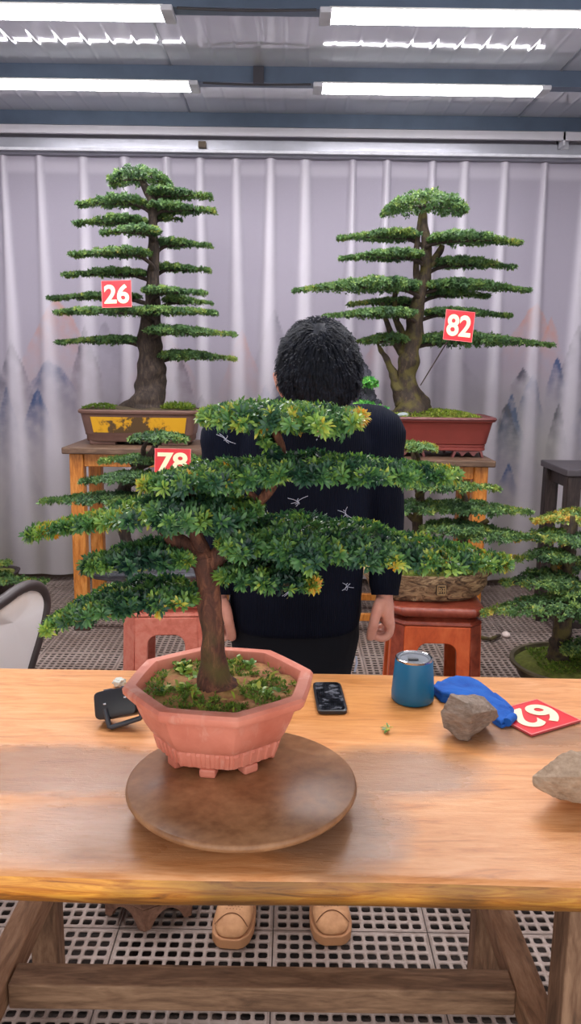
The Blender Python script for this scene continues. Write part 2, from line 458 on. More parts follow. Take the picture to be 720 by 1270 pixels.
MB().box(-2.8, 2.55, 5.085, 5.1, 2.668, 2.684).build('front_lip', plain('rail_lip', srgb(228, 228, 236), .35), rail, False, .002)
# small clip stuck on the rail
a = P(246, 182, 5.08)
tag(MB().box(a.x, a.x + .045, 5.06, 5.099, 2.69, 2.725).build('clip', plain('clip_brown', srgb(92, 76, 60), .6), None, False, .003), 'small brown clip on the front of the curtain rail', 'clip')

# ------------------------------------------------------------------ tube lights
def emis(name, col, s_):
    t = NT(name); e = t.n('ShaderNodeEmission'); e.inputs[0].default_value = col; e.inputs[1].default_value = s_
    t.l(e.outputs[0], t.out.inputs['Surface']); return t.m
M_tube = emis('tube_glow', (1, .98, 1, 1), 25)
def tube_light(x0, x1, y, label):
    t = thing('tube_light', label, 'tube light', ((x0 + x1) / 2, y, ZC - .1), 'tube lights under the ceiling beams')
    z = ZC - .0785
    MB().box(x0, x1, y - .066, y + .066, z - .008, z).build('housing', M_white, t, False, .002)
    MB().loft([[Vector((x, y + a, z - b)) for a, b in ((-.064, .0082), (-.064, .013), (-.05, .02), (.05, .02), (.064, .013), (.064, .0082))] for x in (x0 + .012, x1 - .012)]).build('diffuser', M_tube, t, False)
    for xa, xb in ((x0 - .035, x0 + .0115), (x1 - .0115, x1 + .035)):
        MB().box(xa, xb, y - .067, y + .067, z - .022, z - .0005).build('end_cap', plain('cap_grey', srgb(190, 190, 198), .5), t, False, .004)
    return t
ya, yb2 = 3.435, 4.275
e = lambda px, py, y: P(px, py, y).x
tube_light(e(205, 19, ya) - 1.2, e(205, 19, ya), ya, 'lit tube light running off the frame at top left')
tube_light(e(407, 24, ya), e(407, 24, ya) + 1.2, ya, 'lit tube light running off the frame at top right')
tube_light(e(238, 104, yb2) - 1.15, e(238, 104, yb2), yb2, 'lit tube light on the second beam, above the tree numbered 26')
tube_light(e(397, 108, yb2), e(670, 110, yb2), yb2, 'lit tube light on the second beam, above the tree numbered 82')
for (yy, px0, px1, py) in ((ya, 220, 392, 15), (yb2, 252, 385, 103)):
    a, b = P(px0, py, yy - .03), P(px1, py, yy - .03)
    tag(MB().tube([(x, yy - .05, ZC - .086 - .006 * math.sin(PI * (x - a.x) / (b.x - a.x))) for x in np.linspace(a.x, b.x, 12)], [.005] * 12, 8).build('cable', plain('cable_dark', srgb(54, 52, 56), .6)),
        'dark cable joining the two front tube lights' if yy == ya else 'dark cable joining the two rear tube lights', 'cable')
# unseen extra rows of the same fitting, added overhead to light the table
for yy in (2.745, 2.025):
    for x0 in (-1.66, .16):
        tube_light(x0, x0 + 1.2, yy, 'unseen tube light added overhead to light the table, %s end, %s beam' % ('left' if x0 < 0 else 'right', 'third' if yy > 2.5 else 'fourth'))

# ------------------------------------------------------------------ work table
ZT = .75
def work_table():
    t = NT('table_top_wood'); v = t.coord((1.6, 13, 13))
    nz = t.noise(v, 3.2, 8, .62, 1.4); n2 = t.noise(v, 15, 5, .6)
    f = t.math('ADD', t.math('MULTIPLY', nz, .7), t.math('MULTIPLY', n2, .3))
    col = t.ramp(f, [(.3, srgb(176, 108, 58)), (.47, srgb(216, 148, 92)), (.6, srgb(228, 166, 114)), (.75, srgb(236, 186, 140))])
    tc = t.n('ShaderNodeTexCoord'); sp = t.n('ShaderNodeSeparateXYZ'); t.l(tc.outputs['Object'], sp.inputs[0])
    X, Y, Z = sp.outputs
    wob = t.math('MULTIPLY', t.math('SUBTRACT', t.noise(t.coord((1.4, 3.5, 1)), 7, 5, .6), .5), 1.5)
    def blob(px0, px1, py0, py1, soft=.5):
        """soft-edged patch on the top, given by its extent"""
        a = PZ(px0, (py0 + py1) / 2, ZT); b = PZ(px1, (py0 + py1) / 2, ZT); c_ = PZ(360, py0, ZT); d_ = PZ(360, py1, ZT)
        cx, cy, rx, ry = (a.x + b.x) / 2, (c_.y + d_.y) / 2, (b.x - a.x) / 2, (c_.y - d_.y) / 2
        u = t.math('DIVIDE', t.math('SUBTRACT', X, cx), rx); w = t.math('DIVIDE', t.math('SUBTRACT', Y, cy), ry)
        r = t.math('ADD', t.math('ADD', t.math('MULTIPLY', u, u), t.math('MULTIPLY', w, w)), wob)
        return t.math('MULTIPLY_ADD', t.math('SUBTRACT', 1.0, r), soft, .5, clamp=True)
    def mx(a, b): return t.math('MAXIMUM', a, b)
    dark = mx(blob(-160, 300, 928, 992, 1.2), t.math('MULTIPLY', blob(-60, 260, 1000, 1075, .6), .75))
    dark2 = mx(blob(390, 600, 925, 990, .9), blob(330, 500, 960, 1085, .8))
    dark2 = mx(dark2, blob(560, 760, 885, 930, .6))
    yel = blob(60, 420, 838, 905, .5); yel = mx(yel, blob(380, 640, 832, 930, .5))
    col = t.mix(t.math('MULTIPLY', yel, .55), col, t.mix(f, srgb(188, 112, 42), srgb(236, 164, 72)))
    col = t.mix(t.math('MULTIPLY', dark, .72), col, t.mix(f, srgb(96, 72, 58), srgb(150, 116, 94)))
    col = t.mix(t.math('MULTIPLY', dark2, .8), col, t.mix(f, srgb(108, 84, 68), srgb(166, 132, 108)))
    # saw-cut front edge: honey gold with dark stains
    front = t.math('MULTIPLY', t.math('LESS_THAN', Z, ZT - .006), t.math('LESS_THAN', Y, 1.3))
    vs = t.coord((3, 3, 30)); ne = t.noise(vs, 3, 6, .65, 1.0)
    ecol = t.ramp(ne, [(.3, srgb(112, 66, 26)), (.46, srgb(200, 122, 40)), (.64, srgb(238, 168, 66))])
    ecol = t.mix(t.ramp(t.noise(t.coord((1, 1, 1)), 2.2, 3), [(.52, (0, 0, 0, 1)), (.64, (.8, .8, .8, 1))]), ecol, srgb(82, 62, 34))
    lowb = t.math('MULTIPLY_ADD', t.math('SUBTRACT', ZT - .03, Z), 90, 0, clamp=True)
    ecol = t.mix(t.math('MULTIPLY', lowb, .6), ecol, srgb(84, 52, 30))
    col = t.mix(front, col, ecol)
    t.l(col, t.b.inputs['Base Color'])
    # water film: smooth where wet, droplets
    wet = mx(dark, t.math('MULTIPLY', dark2, .65))
    rough = t.math('SUBTRACT', .42, t.math('MULTIPLY', wet, .3))
    t.l(rough, t.b.inputs['Roughness'])
    drop = t.n('ShaderNodeTexVoronoi'); t.l(t.coord(), drop.inputs['Vector']); drop.inputs['Scale'].default_value = 130
    dh = t.math('MULTIPLY', t.math('MULTIPLY', t.math('LESS_THAN', drop.outputs['Distance'], .32), t.math('GREATER_THAN', t.noise(t.coord(), 24, 3), .55)), wet)
    grain = t.noise(t.coord((8, 60, 60)), 6, 5, .6)
    t.bump(t.math('ADD', t.math('MULTIPLY', grain, .5), t.math('MULTIPLY', dh, 5)), .45, .003)
    root = thing('work_table', 'long orange plank work table with wet patches in front of the person', 'table', (0, 1.4, 0))
    f0, f1 = PZ(0, 1083, ZT), PZ(720, 1097, ZT); b0, b1 = PZ(0, 827, ZT), PZ(720, 840, ZT)
    def ext(p, q, x): k = (x - p.x) / (q.x - p.x); return p.y + (q.y - p.y) * k
    N = 60; mb = MB(); rings = []
    for i in range(N + 1):
        x = -1.05 + 2.1 * i / N
        yf = ext(f0, f1, x) + .004 * noise.noise(Vector((x * 3, 0, 0))) ; yb = ext(b0, b1, x) + .003 * noise.noise(Vector((x * 4, 5, 0)))
        und = .006 * noise.noise(Vector((x * 2.2, 9, 0)))
        pr = [(yf + .012, ZT - .05 + und), (yf + .003, ZT - .042 + und), (yf - .002, ZT - .025), (yf, ZT - .008), (yf + .006, ZT - .001), (yf + .014, ZT), (yb - .012, ZT), (yb - .004, ZT - .002), (yb, ZT - .008), (yb - .002, ZT - .05)]
        rings.append([Vector((x, y, z)) for y, z in pr])
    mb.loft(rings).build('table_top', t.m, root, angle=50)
    # trestle: posts, side rails, long stretcher
    zt = ZT - .052
    zs, ze = .215, .275
    for s_ in (-1, 1):
        xi = .443 if s_ > 0 else -.592
        xo = xi + .062
        for (y0, y1) in ((1.12, 1.19), (1.665, 1.725)):
            MB().box(xi, xo, y0, y1, 0, zt).build('leg', M_framez, root, False, .004)
        MB().box(xi + .003, xo - .003, 1.19, 1.665, zs, ze).build('side_rail', wood('rail_wood_%d' % s_, srgb(92, 66, 48), srgb(146, 108, 80), srgb(176, 138, 108), (12, 2, 12), .7), root, False, .004)
        MB().box(xi, xo, 1.06, 1.76, zt - .05, zt).build('apron', M_frame, root, False, .004)
    MB().box(-.5295, .4455, 1.352, 1.412, zs + .002, ze - .004).build('stretcher', M_frame, root, False, .004)
    return root
work_table()

# ------------------------------------------------------------------ leaves, pads, bonsai
def gen_leaves(pos, axis, k, L, W, tint, rng, spread=(25, 80), fold=.25, four=True, droop=.15):
    N = len(pos); pos = np.repeat(pos, k, 0); ax = np.repeat(axis, k, 0); tint = np.repeat(tint, k)
    n = N * k
    ax = ax / np.linalg.norm(ax, axis=1, keepdims=True)
    r = rng.normal(size=(n, 3)); e1 = np.cross(ax, r); e1 /= np.linalg.norm(e1, axis=1, keepdims=True) + 1e-9; 
    de = np.radians(rng.uniform(*spread, n))[:, None]
    d = ax * np.cos(de) + e1 * np.sin(de)
    side = np.cross(d, ax); side /= np.linalg.norm(side, axis=1, keepdims=True) + 1e-9
    nor = np.cross(side, d)
    l = (L * rng.uniform(.7, 1.2, n))[:, None]; w = (W * rng.uniform(.8, 1.2, n))[:, None]
    base = pos + d * .1 * l
    mid = base + d * .5 * l
    Lf = mid + side * w * .5 + nor * w * fold; Rt = mid - side * w * .5 + nor * w * fold
    tip = base + d * l - nor * l * droop
    ti = np.clip(tint + rng.normal(0, .05, n), 0, 1)
    if four:   # blunt oblong blade
        m1 = base + d * .34 * l + nor * l * .05; m2 = base + d * .74 * l + nor * l * .02
        V = np.stack([base, m1 + side * w * .40, m1 - side * w * .40, m2 + side * w * .5, m2 - side * w * .5, tip], 1).reshape(-1, 3); o = np.arange(n)[:, None] * 6
        Fq = np.concatenate([o + np.array([[0, 2, 1]]), o + np.array([[1, 2, 4]]), o + np.array([[1, 4, 3]]), o + np.array([[3, 4, 5]])])
        return V, Fq, np.repeat(ti, 6)
    V = np.stack([base, Lf, tip, Rt], 1).reshape(-1, 3); o = np.arange(n)[:, None] * 4
    Fq = np.concatenate([o + np.array([[0, 3, 1]]), o + np.array([[1, 3, 2]])])
    return V, Fq, np.repeat(ti, 4)

def leafmesh(name, parts, mat, parent):
    V = []; Fq = []; T = []; n = 0
    for v, f, t in parts: V.append(v); Fq.append(f + n); T.append(t); n += len(v)
    me = npmesh(name, np.concatenate(V), np.concatenate(Fq), {'tint': ('FLOAT', np.concatenate(T))})
    return link(name, me, mat, parent, smooth=False)

def pad_pts(spine, D, dd=0):
    """spine of (px, py, half px[, extra distance]) -> world centre, half thickness"""
    out = []
    for q in spine:
        d = D + dd + (q[3] if len(q) > 3 else 0)
        p = P(q[0], q[1], d); out.append((p.x, p.y, p.z, q[2] * mpp(p)))
    return out

def foliage(parent, spine, D, bmax, n, L, W, k, seed, tint=(.3, .15), tipy=(.3, .3), mat=None, dd=0, four=True, name='foliage_pad', lumps=5, twigs=True, inner=0, twmat=None):
    rng = np.random.default_rng(seed)
    S = np.array(spline(pad_pts(spine, D, dd), 60)); S[:, 3] = np.maximum(S[:, 3] - .5 * L, S[:, 3] * .35); hmax = S[:, 3].max()
    S[:, 3] = np.maximum(S[:, 3], .004)
    prof = (S[:, 3] / hmax) ** .75
    b = np.maximum(bmax * prof, .012)
    al = abs(math.atan2(H - S[:, 2].mean(), D))
    c = np.maximum(S[:, 3] * .45, S[:, 3] - .8 * b * math.sin(al))
    wgt = b + .25 * hmax; wgt /= wgt.sum()
    idx = rng.choice(60, n, p=wgt); ctr = S[idx, :3] + rng.normal(0, .4, (n, 1)) * (S[np.minimum(idx + 1, 59), :3] - S[np.maximum(idx - 1, 0), :3])
    s_ = rng.uniform(-1, 1, n); s_ = np.sign(s_) * np.abs(s_) ** .85
    hh = np.sqrt(np.clip(1 - s_ ** 2, 0, 1))
    topm = rng.uniform(0, 1, n) < .74
    bb = b[idx]; cc = c[idx]
    # clumpy outline
    ph = rng.uniform(0, 6.3, 6)
    lump = 1 + .22 * np.sin(idx / 60 * lumps * 6.3 + s_ * 4 + ph[0]) + .12 * np.sin(idx / 60 * lumps * 15 - s_ * 7 + ph[1])
    v = np.where(topm, hh * rng.uniform(.7, 1.05, n), -hh * rng.uniform(0, .85, n))
    pos = ctr.copy(); pos[:, 1] += s_ * bb * lump; pos[:, 2] += v * cc * lump
    # outward direction
    tan = S[np.minimum(idx + 1, 59), :3] - S[np.maximum(idx - 1, 0), :3]; tan /= np.linalg.norm(tan, axis=1, keepdims=True) + 1e-9
    e = (idx / 59.0); endw = np.where(S[idx, 3] < hmax * .55, 1.0, .25) * np.where(e > .5, 1, -1)
    ax = tan * (endw * .9)[:, None] + np.stack([np.zeros(n), s_ * 1.0, v * .9 + .35], 1) + rng.normal(0, .42, (n, 3))
    # young yellow growth toward the tips
    thin = 1 - prof[idx]
    patch = np.array([noise.noise(Vector(q) * (34 if four else 12)) for q in pos])
    ti = tint[0] + (.02 if four else .0) + (.4 if four else .3) * patch + rng.normal(0, tint[1] * .8, n) + tipy[0] * thin ** 1.3 + np.where(rng.uniform(0, 1, n) < .1, tipy[1] * rng.uniform(.3, 1, n), 0)
    ob = leafmesh(name, [gen_leaves(pos, ax, k, L, W, ti, rng, four=four)], mat or M_leaf, parent)
    if twigs:
        mb = MB(); pts = [(x, y, z - c[i] * .3) for i, (x, y, z, h) in enumerate(S)][::6]
        mb.tube(pts, [max(.0015, .18 * S[i * 6, 3] * .5) for i in range(len(pts))], 6)
        for q in range(0, n, max(1, n // 60)):
            i = idx[q]; p0 = Vector(S[i, :3]) - Vector((0, 0, c[i] * .3)); p1 = Vector(pos[q])
            mb.tube([p0, (p0 + p1) / 2 + Vector((0, 0, -.1 * c[i])), p1], [.0022, .0016, .0008], 4, cap=False)
        mb.build('twigs', twmat or M_bark_dark, ob)
    return S

def trunk(parent, pts, D, mat, name='trunk', seg=18, amp=.12, fr=30, n=None, flare=0, flat=1.0):
    """pts (px, py, half px[, dD])"""
    W_ = []
    for q in pts:
        p = P(q[0], q[1], D + (q[3] if len(q) > 3 else 0)); W_.append((p.x, p.y, p.z, q[2] * mpp(p)))
    S = spline(W_, n or len(pts) * 6)
    mb = MB(); mb.tube([s_[:3] for s_ in S], [max(.0008, s_[3]) for s_ in S], seg, amp, fr, flat=flat)
    return mb.build(name, mat, parent, angle=80)

# ---- front bonsai -------------------------------------------------
DB = 1.275
def octf(a, off=math.radians(-98 + 22.5)):
    m_ = (a - off) % (PI / 4); c_ = math.cos(PI / 8) / math.cos(m_ - PI / 8)
    return .86 * c_ + .14 * .97
def clay(name, a, b, c):
    t = NT(name); v = t.coord(); n1 = t.noise(v, 9, 5, .6); n2 = t.noise(t.coord((1, 1, .25)), 30, 5, .6, .8)
    col = t.ramp(n1, [(.3, a), (.55, b), (.75, c)])
    col = t.mix(t.ramp(n2, [(.56, (0, 0, 0, 1)), (.72, (.5, .5, .5, 1))]), col, srgb(226, 178, 160))
    t.l(col, t.b.inputs['Base Color']); t.b.inputs['Roughness'].default_value = .55; return t.m

def front_bonsai():
    base = P(282, 972, DB)
    zt = ZTT
    cx = P(273, 840, DB).x
    root = thing('bonsai', 'large leafy bonsai in a pink octagonal pot on the round turntable', 'bonsai', (cx, DB, zt))
    zr = P(273, 840, DB).z
    pk = clay('pink_pot', srgb(192, 104, 82), srgb(214, 130, 108), srgb(222, 146, 124))
    R = .161
    n = 480
    mb = MB(); rings = []
    prof = [(.0, zt + .014, 0), (.094, zt + .014, 0), (.1, zt + .017, 0), (.106, zt + .021, 1), (.112, zt + .043, 1), (.112, zt + .047, 0), (.117, zt + .05, 0), (.127, zt + .066, 0), (.138, zt + .09, 0), (.1435, zt + .108, 0), (.1455, zr - .023, 0), (.156, zr - .02, 0), (R, zr - .014, 0), (R + .001, zr - .006, 0), (R - .003, zr - .001, 0), (R - .008, zr, 0), (R - .021, zr - .001, 0), (R - .024, zr - .005, 0), (R - .026, zr - .03, 0), (.12, zr - .045, 0), (0.0, zr - .05, 0)]
    for r, z, fl in prof:
        ring = []
        for i in range(n):
            a = 2 * PI * i / n
            rr = r * octf(a) * (1 + (.022 * (1 if math.sin(a * 44) > .1 else 0) if fl else 0))
            ring.append(Vector((cx + rr * math.cos(a), DB + rr * math.sin(a), z)))
        rings.append(ring)
    pot = mb.loft(rings).build('pot', pk, root, angle=35)
    for i in range(8):
        a = math.radians(-98) + PI / 4 * i + PI / 8 * 0
        M = Matrix.Translation((cx + .083 * math.cos(a), DB + .083 * math.sin(a), 0)) @ Matrix.Rotation(a, 4, 'Z')
        MB().box(-.012, .012, -.0135, .0135, zt + .0005, zt + .016, M).build('pot_foot', pk, pot, False, .004)
    # emblem blob on the pot face
    # soil
    st = NT('pot_soil'); v = st.coord(); n1 = st.noise(v, 22, 6, .65); n2 = st.noise(v, 90, 5)
    c_ = st.ramp(n1, [(.3, srgb(96, 66, 46)), (.45, srgb(172, 112, 72)), (.58, srgb(158, 126, 66)), (.75, srgb(134, 136, 58))])
    st.l(st.mix(.35, c_, st.ramp(n2, [(.3, srgb(60, 44, 34)), (.7, srgb(176, 128, 84))])), st.b.inputs['Base Color']); st.b.inputs['Roughness'].default_value = .9; st.bump(n2, .6, .006)
    mb = MB(); rings = []
    bx = P(266, 838, DB).x
    for k in range(15):
        f = k / 14
        ring = []
        for i in range(64):
            a = 2 * PI * i / 64; r = (R - .028) * octf(a) * max(f, .001)
            x, y = cx + r * math.cos(a), DB + r * math.sin(a)
            hump = .020 * math.exp(-((x - bx) ** 2 + (y - DB) ** 2) / .0016)
            ring.append(Vector((x, y, zr - .018 + hump + .006 * noise.noise(Vector((x, y, 0)) * 45) + .003 * noise.noise(Vector((x, y, 0)) * 150))))
        rings.append(ring)
    mb.loft(rings, cap=False).build('soil', st.m, root)
    rng = np.random.default_rng(5)
    def scatter(nm, n_, L, W, k, tint, sel, mat):
        pts = []
        while len(pts) < n_:
            a = rng.uniform(0, 6.283); r = (R - .03) * math.sqrt(rng.uniform(0, 1)) * octf(a)
            x, y = cx + r * math.cos(a), DB + r * math.sin(a)
            if (x - bx) ** 2 + (y - DB) ** 2 < .0007 or not sel(x - cx, y - DB): continue
            pts.append((x, y, zr - .016 + .006 * noise.noise(Vector((x, y, 0)) * 45)))
        pts = np.array(pts); ax = rng.normal(0, .35, pts.shape) + np.array([0, -.1, 1])
        leafmesh(nm, [gen_leaves(pts, ax, k, L, W, rng.normal(tint, .14, len(pts)), rng, (15, 75), droop=.2)], mat, root)
    scatter('moss', 560, .008, .0022, 6, .35, lambda x, y: noise.noise(Vector((x, y, 3)) * 22) > -.05, M_moss)
    for k in range(17):
        a = rng.uniform(PI * .45, PI * 1.25) if k < 14 else rng.uniform(-.9, 1.2); r = (R - .045) * math.sqrt(rng.uniform(.12, 1))
        p = np.array([[cx + r * math.cos(a), DB + r * math.sin(a), zr - .016]]); n_ = int(rng.integers(2, 5))
        p = np.repeat(p, n_, 0) + rng.normal(0, .006, (n_, 3)) * np.array([1, 1, .2]); ax = rng.normal(0, .3, (n_, 3)) + np.array([0, -.1, 1])
        leafmesh('weed', [gen_leaves(p, ax, 5, .0145, .0085, rng.normal(.62, .1, n_), rng, (25, 75), droop=.2)], M_leaf, root)
    scatter('fallen_leaves', 60, .016, .004, 1, .85, lambda x, y: x > -.04, M_moss)
    # trunk, limbs
    T = lambda pts, **k: trunk(root, pts, DB, M_bark_red, **k)
    T([(268, 848, 27), (267, 838, 21), (266, 815, 15.5), (262, 780, 14.5), (258, 745, 14), (256, 715, 15), (252, 690, 15)], amp=.13, seg=28, n=50)
    T([(256, 700, 16), (238, 685, 13), (220, 672, 11), (205, 660, 8), (190, 650, 5)], name='branch', amp=.2)
    T([(254, 702, 14), (272, 690, 11), (290, 664, 10), (306, 640, 9), (322, 622, 8), (334, 604, 8), (343, 580, 8), (346, 555, 7), (340, 530, 5), (335, 515, 3)], name='branch', amp=.18, n=60)
    T([(250, 694, 12), (244, 668, 9), (240, 645, 7), (238, 622, 5), (236, 600, 4)], name='branch', amp=.2)
    T([(246, 738, 9), (238, 745, 8), (215, 748, 5), (180, 745, 4), (140, 752, 3)], name='branch', amp=.2)
    T([(300, 650, 7), (335, 664, 5), (400, 676, 4), (480, 690, 3)], name='branch', amp=.15)
    T([(262, 700, 6), (285, 708, 5), (320, 715, 3), (360, 720, 2)], name='branch', amp=.15)
    T([(344, 575, 5), (370, 585, 4), (420, 590, 3), (480, 592, 2)], name='branch', amp=.15)
    T([(322, 622, 5), (300, 605, 4), (260, 596, 3), (215, 600, 2)], name='branch', amp=.15)
    T([(236, 690, 6), (215, 695, 4), (180, 692, 3), (140, 698, 2)], name='branch', amp=.15)
    A = dict(L=.0150, W=.0042, k=11, mat=M_leaf, twmat=M_bark_dark)
    fp = lambda sp, b, n, s_, **kw: foliage(root, sp, DB, b, int(n * 1.35), A['L'], A['W'], A['k'], s_, mat=M_leaf, **kw)
    # crown
    fp([(254, 519, 5), (272, 518, 15), (310, 518, 21), (350, 520, 21), (390, 522, 21), (425, 526, 18), (447, 518, 8)], .075, 620, 1, tint=(.47, .12), tipy=(.42, .35))
    fp([(325, 545, 10), (338, 562, 13), (345, 580, 12)], .03, 70, 22, tint=(.2, .1), tipy=(.1, .1))
    # second tier
    fp([(180, 602, 6), (205, 598, 13), (245, 594, 22), (290, 590, 23), (330, 588, 20)], .085, 560, 2, tint=(.36, .13), tipy=(.38, .3))
    fp([(325, 584, 18), (360, 582, 22), (410, 582, 22), (455, 586, 20), (500, 588, 16), (535, 590, 12), (562, 590, 4)], .085, 640, 3, tint=(.3, .13), tipy=(.5, .3))
    # third tier
    fp([(42, 663, 3), (75, 656, 6), (115, 648, 11), (150, 640, 18), (200, 634, 29), (250, 636, 32), (290, 640, 24), (318, 630, 10)], .1, 900, 4, tint=(.3, .13), tipy=(.33, .3))
    fp([(278, 672, 10), (300, 668, 28), (345, 668, 37), (400, 672, 36), (450, 676, 34), (500, 684, 27), (550, 690, 20), (590, 694, 13), (624, 698, 4)], .12, 1350, 5, tint=(.32, .14), tipy=(.3, .35))
    fp([(272, 712, 8), (300, 712, 15), (335, 714, 17), (365, 720, 12), (388, 723, 6)], .06, 330, 6, tint=(.28, .12), tipy=(.35, .25))
    fp([(108, 702, 4), (130, 696, 10), (165, 690, 18), (205, 688, 19), (236, 690, 10)], .07, 420, 7, tint=(.24, .12), tipy=(.3, .25))
    fp([(62, 777, 5), (85, 765, 11), (110, 754, 16), (150, 744, 20), (195, 738, 20), (240, 738, 12)], .08, 560, 8, tint=(.32, .13), tipy=(.3, .3))
    return root

# ---- turntable
def turntable():
    global ZTT
    ZTT = ZT + .048
    c_ = PZ(300, 966, ZTT); r = 142 * mpp(c_)
    root = thing('turntable', 'round brown wooden turntable under the pink potted bonsai, wet on top', 'turntable', (c_.x, c_.y, ZT))
    t = NT('turntable_wood'); v = t.coord((1, 1, 1)); n1 = t.noise(v, 7, 6, .6, .8); n2 = t.noise(v, 60, 5)
    col = t.ramp(n1, [(.3, srgb(112, 72, 44)), (.5, srgb(150, 102, 66)), (.7, srgb(176, 128, 88))])
    col = t.mix(.25, col, t.ramp(n2, [(.35, srgb(70, 46, 30)), (.7, srgb(176, 136, 98))]))
    t.l(col, t.b.inputs['Base Color'])
    t.l(t.math('MULTIPLY_ADD', n1, .6, .12, clamp=True), t.b.inputs['Roughness'])
    drop = t.n('ShaderNodeTexVoronoi'); t.l(v, drop.inputs['Vector']); drop.inputs['Scale'].default_value = 95
    t.bump(t.math('MULTIPLY', t.math('LESS_THAN', drop.outputs['Distance'], .3), t.math('GREATER_THAN', t.noise(v, 14, 3), .56)), .5, .003)
    MB().lathe([(0, ZTT - .017), (r - .014, ZTT - .017), (r - .004, ZTT - .013), (r, ZTT - .007), (r - .001, ZTT - .002), (r - .004, ZTT), (0, ZTT)], c_.x, c_.y, 96).build('disc', t.m, root, angle=60)
    MB().lathe([(0, ZT + .0005), (r * .62, ZT + .0005), (r * .62, ZT + .014), (r * .4, ZT + .018), (r * .4, ZTT - .0172), (0, ZTT - .0172)], c_.x, c_.y, 64).build('base', plain('turntable_base', srgb(74, 52, 38), .5), root, angle=40)
turntable()
front_bonsai()

# ------------------------------------------------------------------ world: daylight coming in through the open front
w = bpy.data.worlds.new('daylight'); sc.world = w; w.use_nodes = True
w.node_tree.nodes['Background'].inputs[0].default_value = (1.0, .985, .97, 1)
w.node_tree.nodes['Background'].inputs[1].default_value = 1.15

# ------------------------------------------------------------------ display stands at the back
def table_stand(x0, x1, yf, yb, ztop, mt, ml, label, foot=None, legs=((0, 0), (1, 0), (0, 1), (1, 1)), ov=.03):
    r = thing('display_stand', label, 'stand', ((x0 + x1) / 2, (yf + yb) / 2, 0))
    MB().box(x0, x1, yf, yb, ztop - .035, ztop).build('stand_top', mt, r, False, .006)
    lw = .072
    for a, b in legs:
        lx = x0 + ov if a == 0 else x1 - ov - lw; ly = yf + ov if b == 0 else yb - ov - lw
        lg = MB().box(lx, lx + lw, ly, ly + lw, .045 if foot else 0, ztop - .0352).build('leg', ml, r, False, .006)
        if foot: MB().box(lx - .006, lx + lw + .006, ly - .006, ly + lw + .006, 0, .0448).build('leg_foot', foot, lg, False, .006)
    xa, xb = x0 + ov + lw, x1 - ov - lw; ya_, yb_ = yf + ov + lw, yb - ov - lw
    for y in (yf + ov + .02, yb - ov - lw + .02):
        MB().box(xa, xb, y, y + .03, ztop - .105, ztop - .0355).build('apron', ml, r, False, .004)
        MB().box(xa, xb, y, y + .03, .07, .11).build('stretcher', ml, r, False, .004)
    for x in (x0 + ov + .02, x1 - ov - lw + .02):
        MB().box(x, x + .03, ya_, yb_, ztop - .105, ztop - .0355).build('apron', ml, r, False, .004)
        MB().box(x, x + .03, ya_, yb_, .07, .11).build('stretcher', ml, r, False, .004)
    return r
DA = 4.16
zA = P(160, 556, DA).z - .0
xA = P(76, 560, DA).x
table_stand(xA, -.33, DA, DA + .52, zA, M_standtop, M_orange, 'orange wooden stand with dark top under the yellow-panelled tray pot', plain('dark_foot', srgb(70, 44, 36), .6))
zB = P(560, 571, DA).z
xB = P(615, 574, DA).x
table_stand(.22, xB, DA, DA + .52, zB, M_standtop, M_orange, 'orange wooden stand under the long red-brown pot behind the person', plain('dark_foot_b', srgb(70, 44, 36), .6))
pE = P(703, 583, 4.1)
table_stand(pE.x, pE.x + .6, 4.1, 4.55, pE.z, plain('dark_top', srgb(72, 66, 70), .4), M_darkwood, 'dark brown wooden stand cut off by the right edge of the frame', ov=.012)

# ------------------------------------------------------------------ small bonsai trees
def autopad(x0, x1, y0, y1, side):
    h = (y1 - y0) / 2 * (.84 if side != 'D' else 1); yc = (y0 + y1) / 2; w_ = x1 - x0
    if side == 'C': return [(x0, yc + h * .25, h * .25), (x0 + w_ * .15, yc, h * .7), (x0 + w_ * .5, yc, h), (x0 + w_ * .85, yc + h * .05, h * .7), (x1, yc + h * .3, h * .22)]
    if side == 'D': return [(x0, yc + h * .5, h * .35), (x0 + w_ * .18, yc + h * .1, h * .8), (x0 + w_ * .5, yc - h * .05, h * 1.02), (x0 + w_ * .82, yc + h * .1, h * .8), (x1, yc + h * .5, h * .35)]
    if side == 'L': return [(x0 - 4, yc + h * .45, h * .1), (x0 + w_ * .18, yc + h * .2, h * .42), (x0 + w_ * .5, yc, h * .9), (x0 + w_ * .8, yc - h * .05, h * .95), (x1, yc, h * .5)]
    return [(x0, yc - h * .1, h * .5), (x0 + w_ * .2, yc - h * .1, h * .95), (x0 + w_ * .5, yc, h * .9), (x0 + w_ * .82, yc + h * .25, h * .42), (x1 + 4, yc + h * .5, h * .1)]

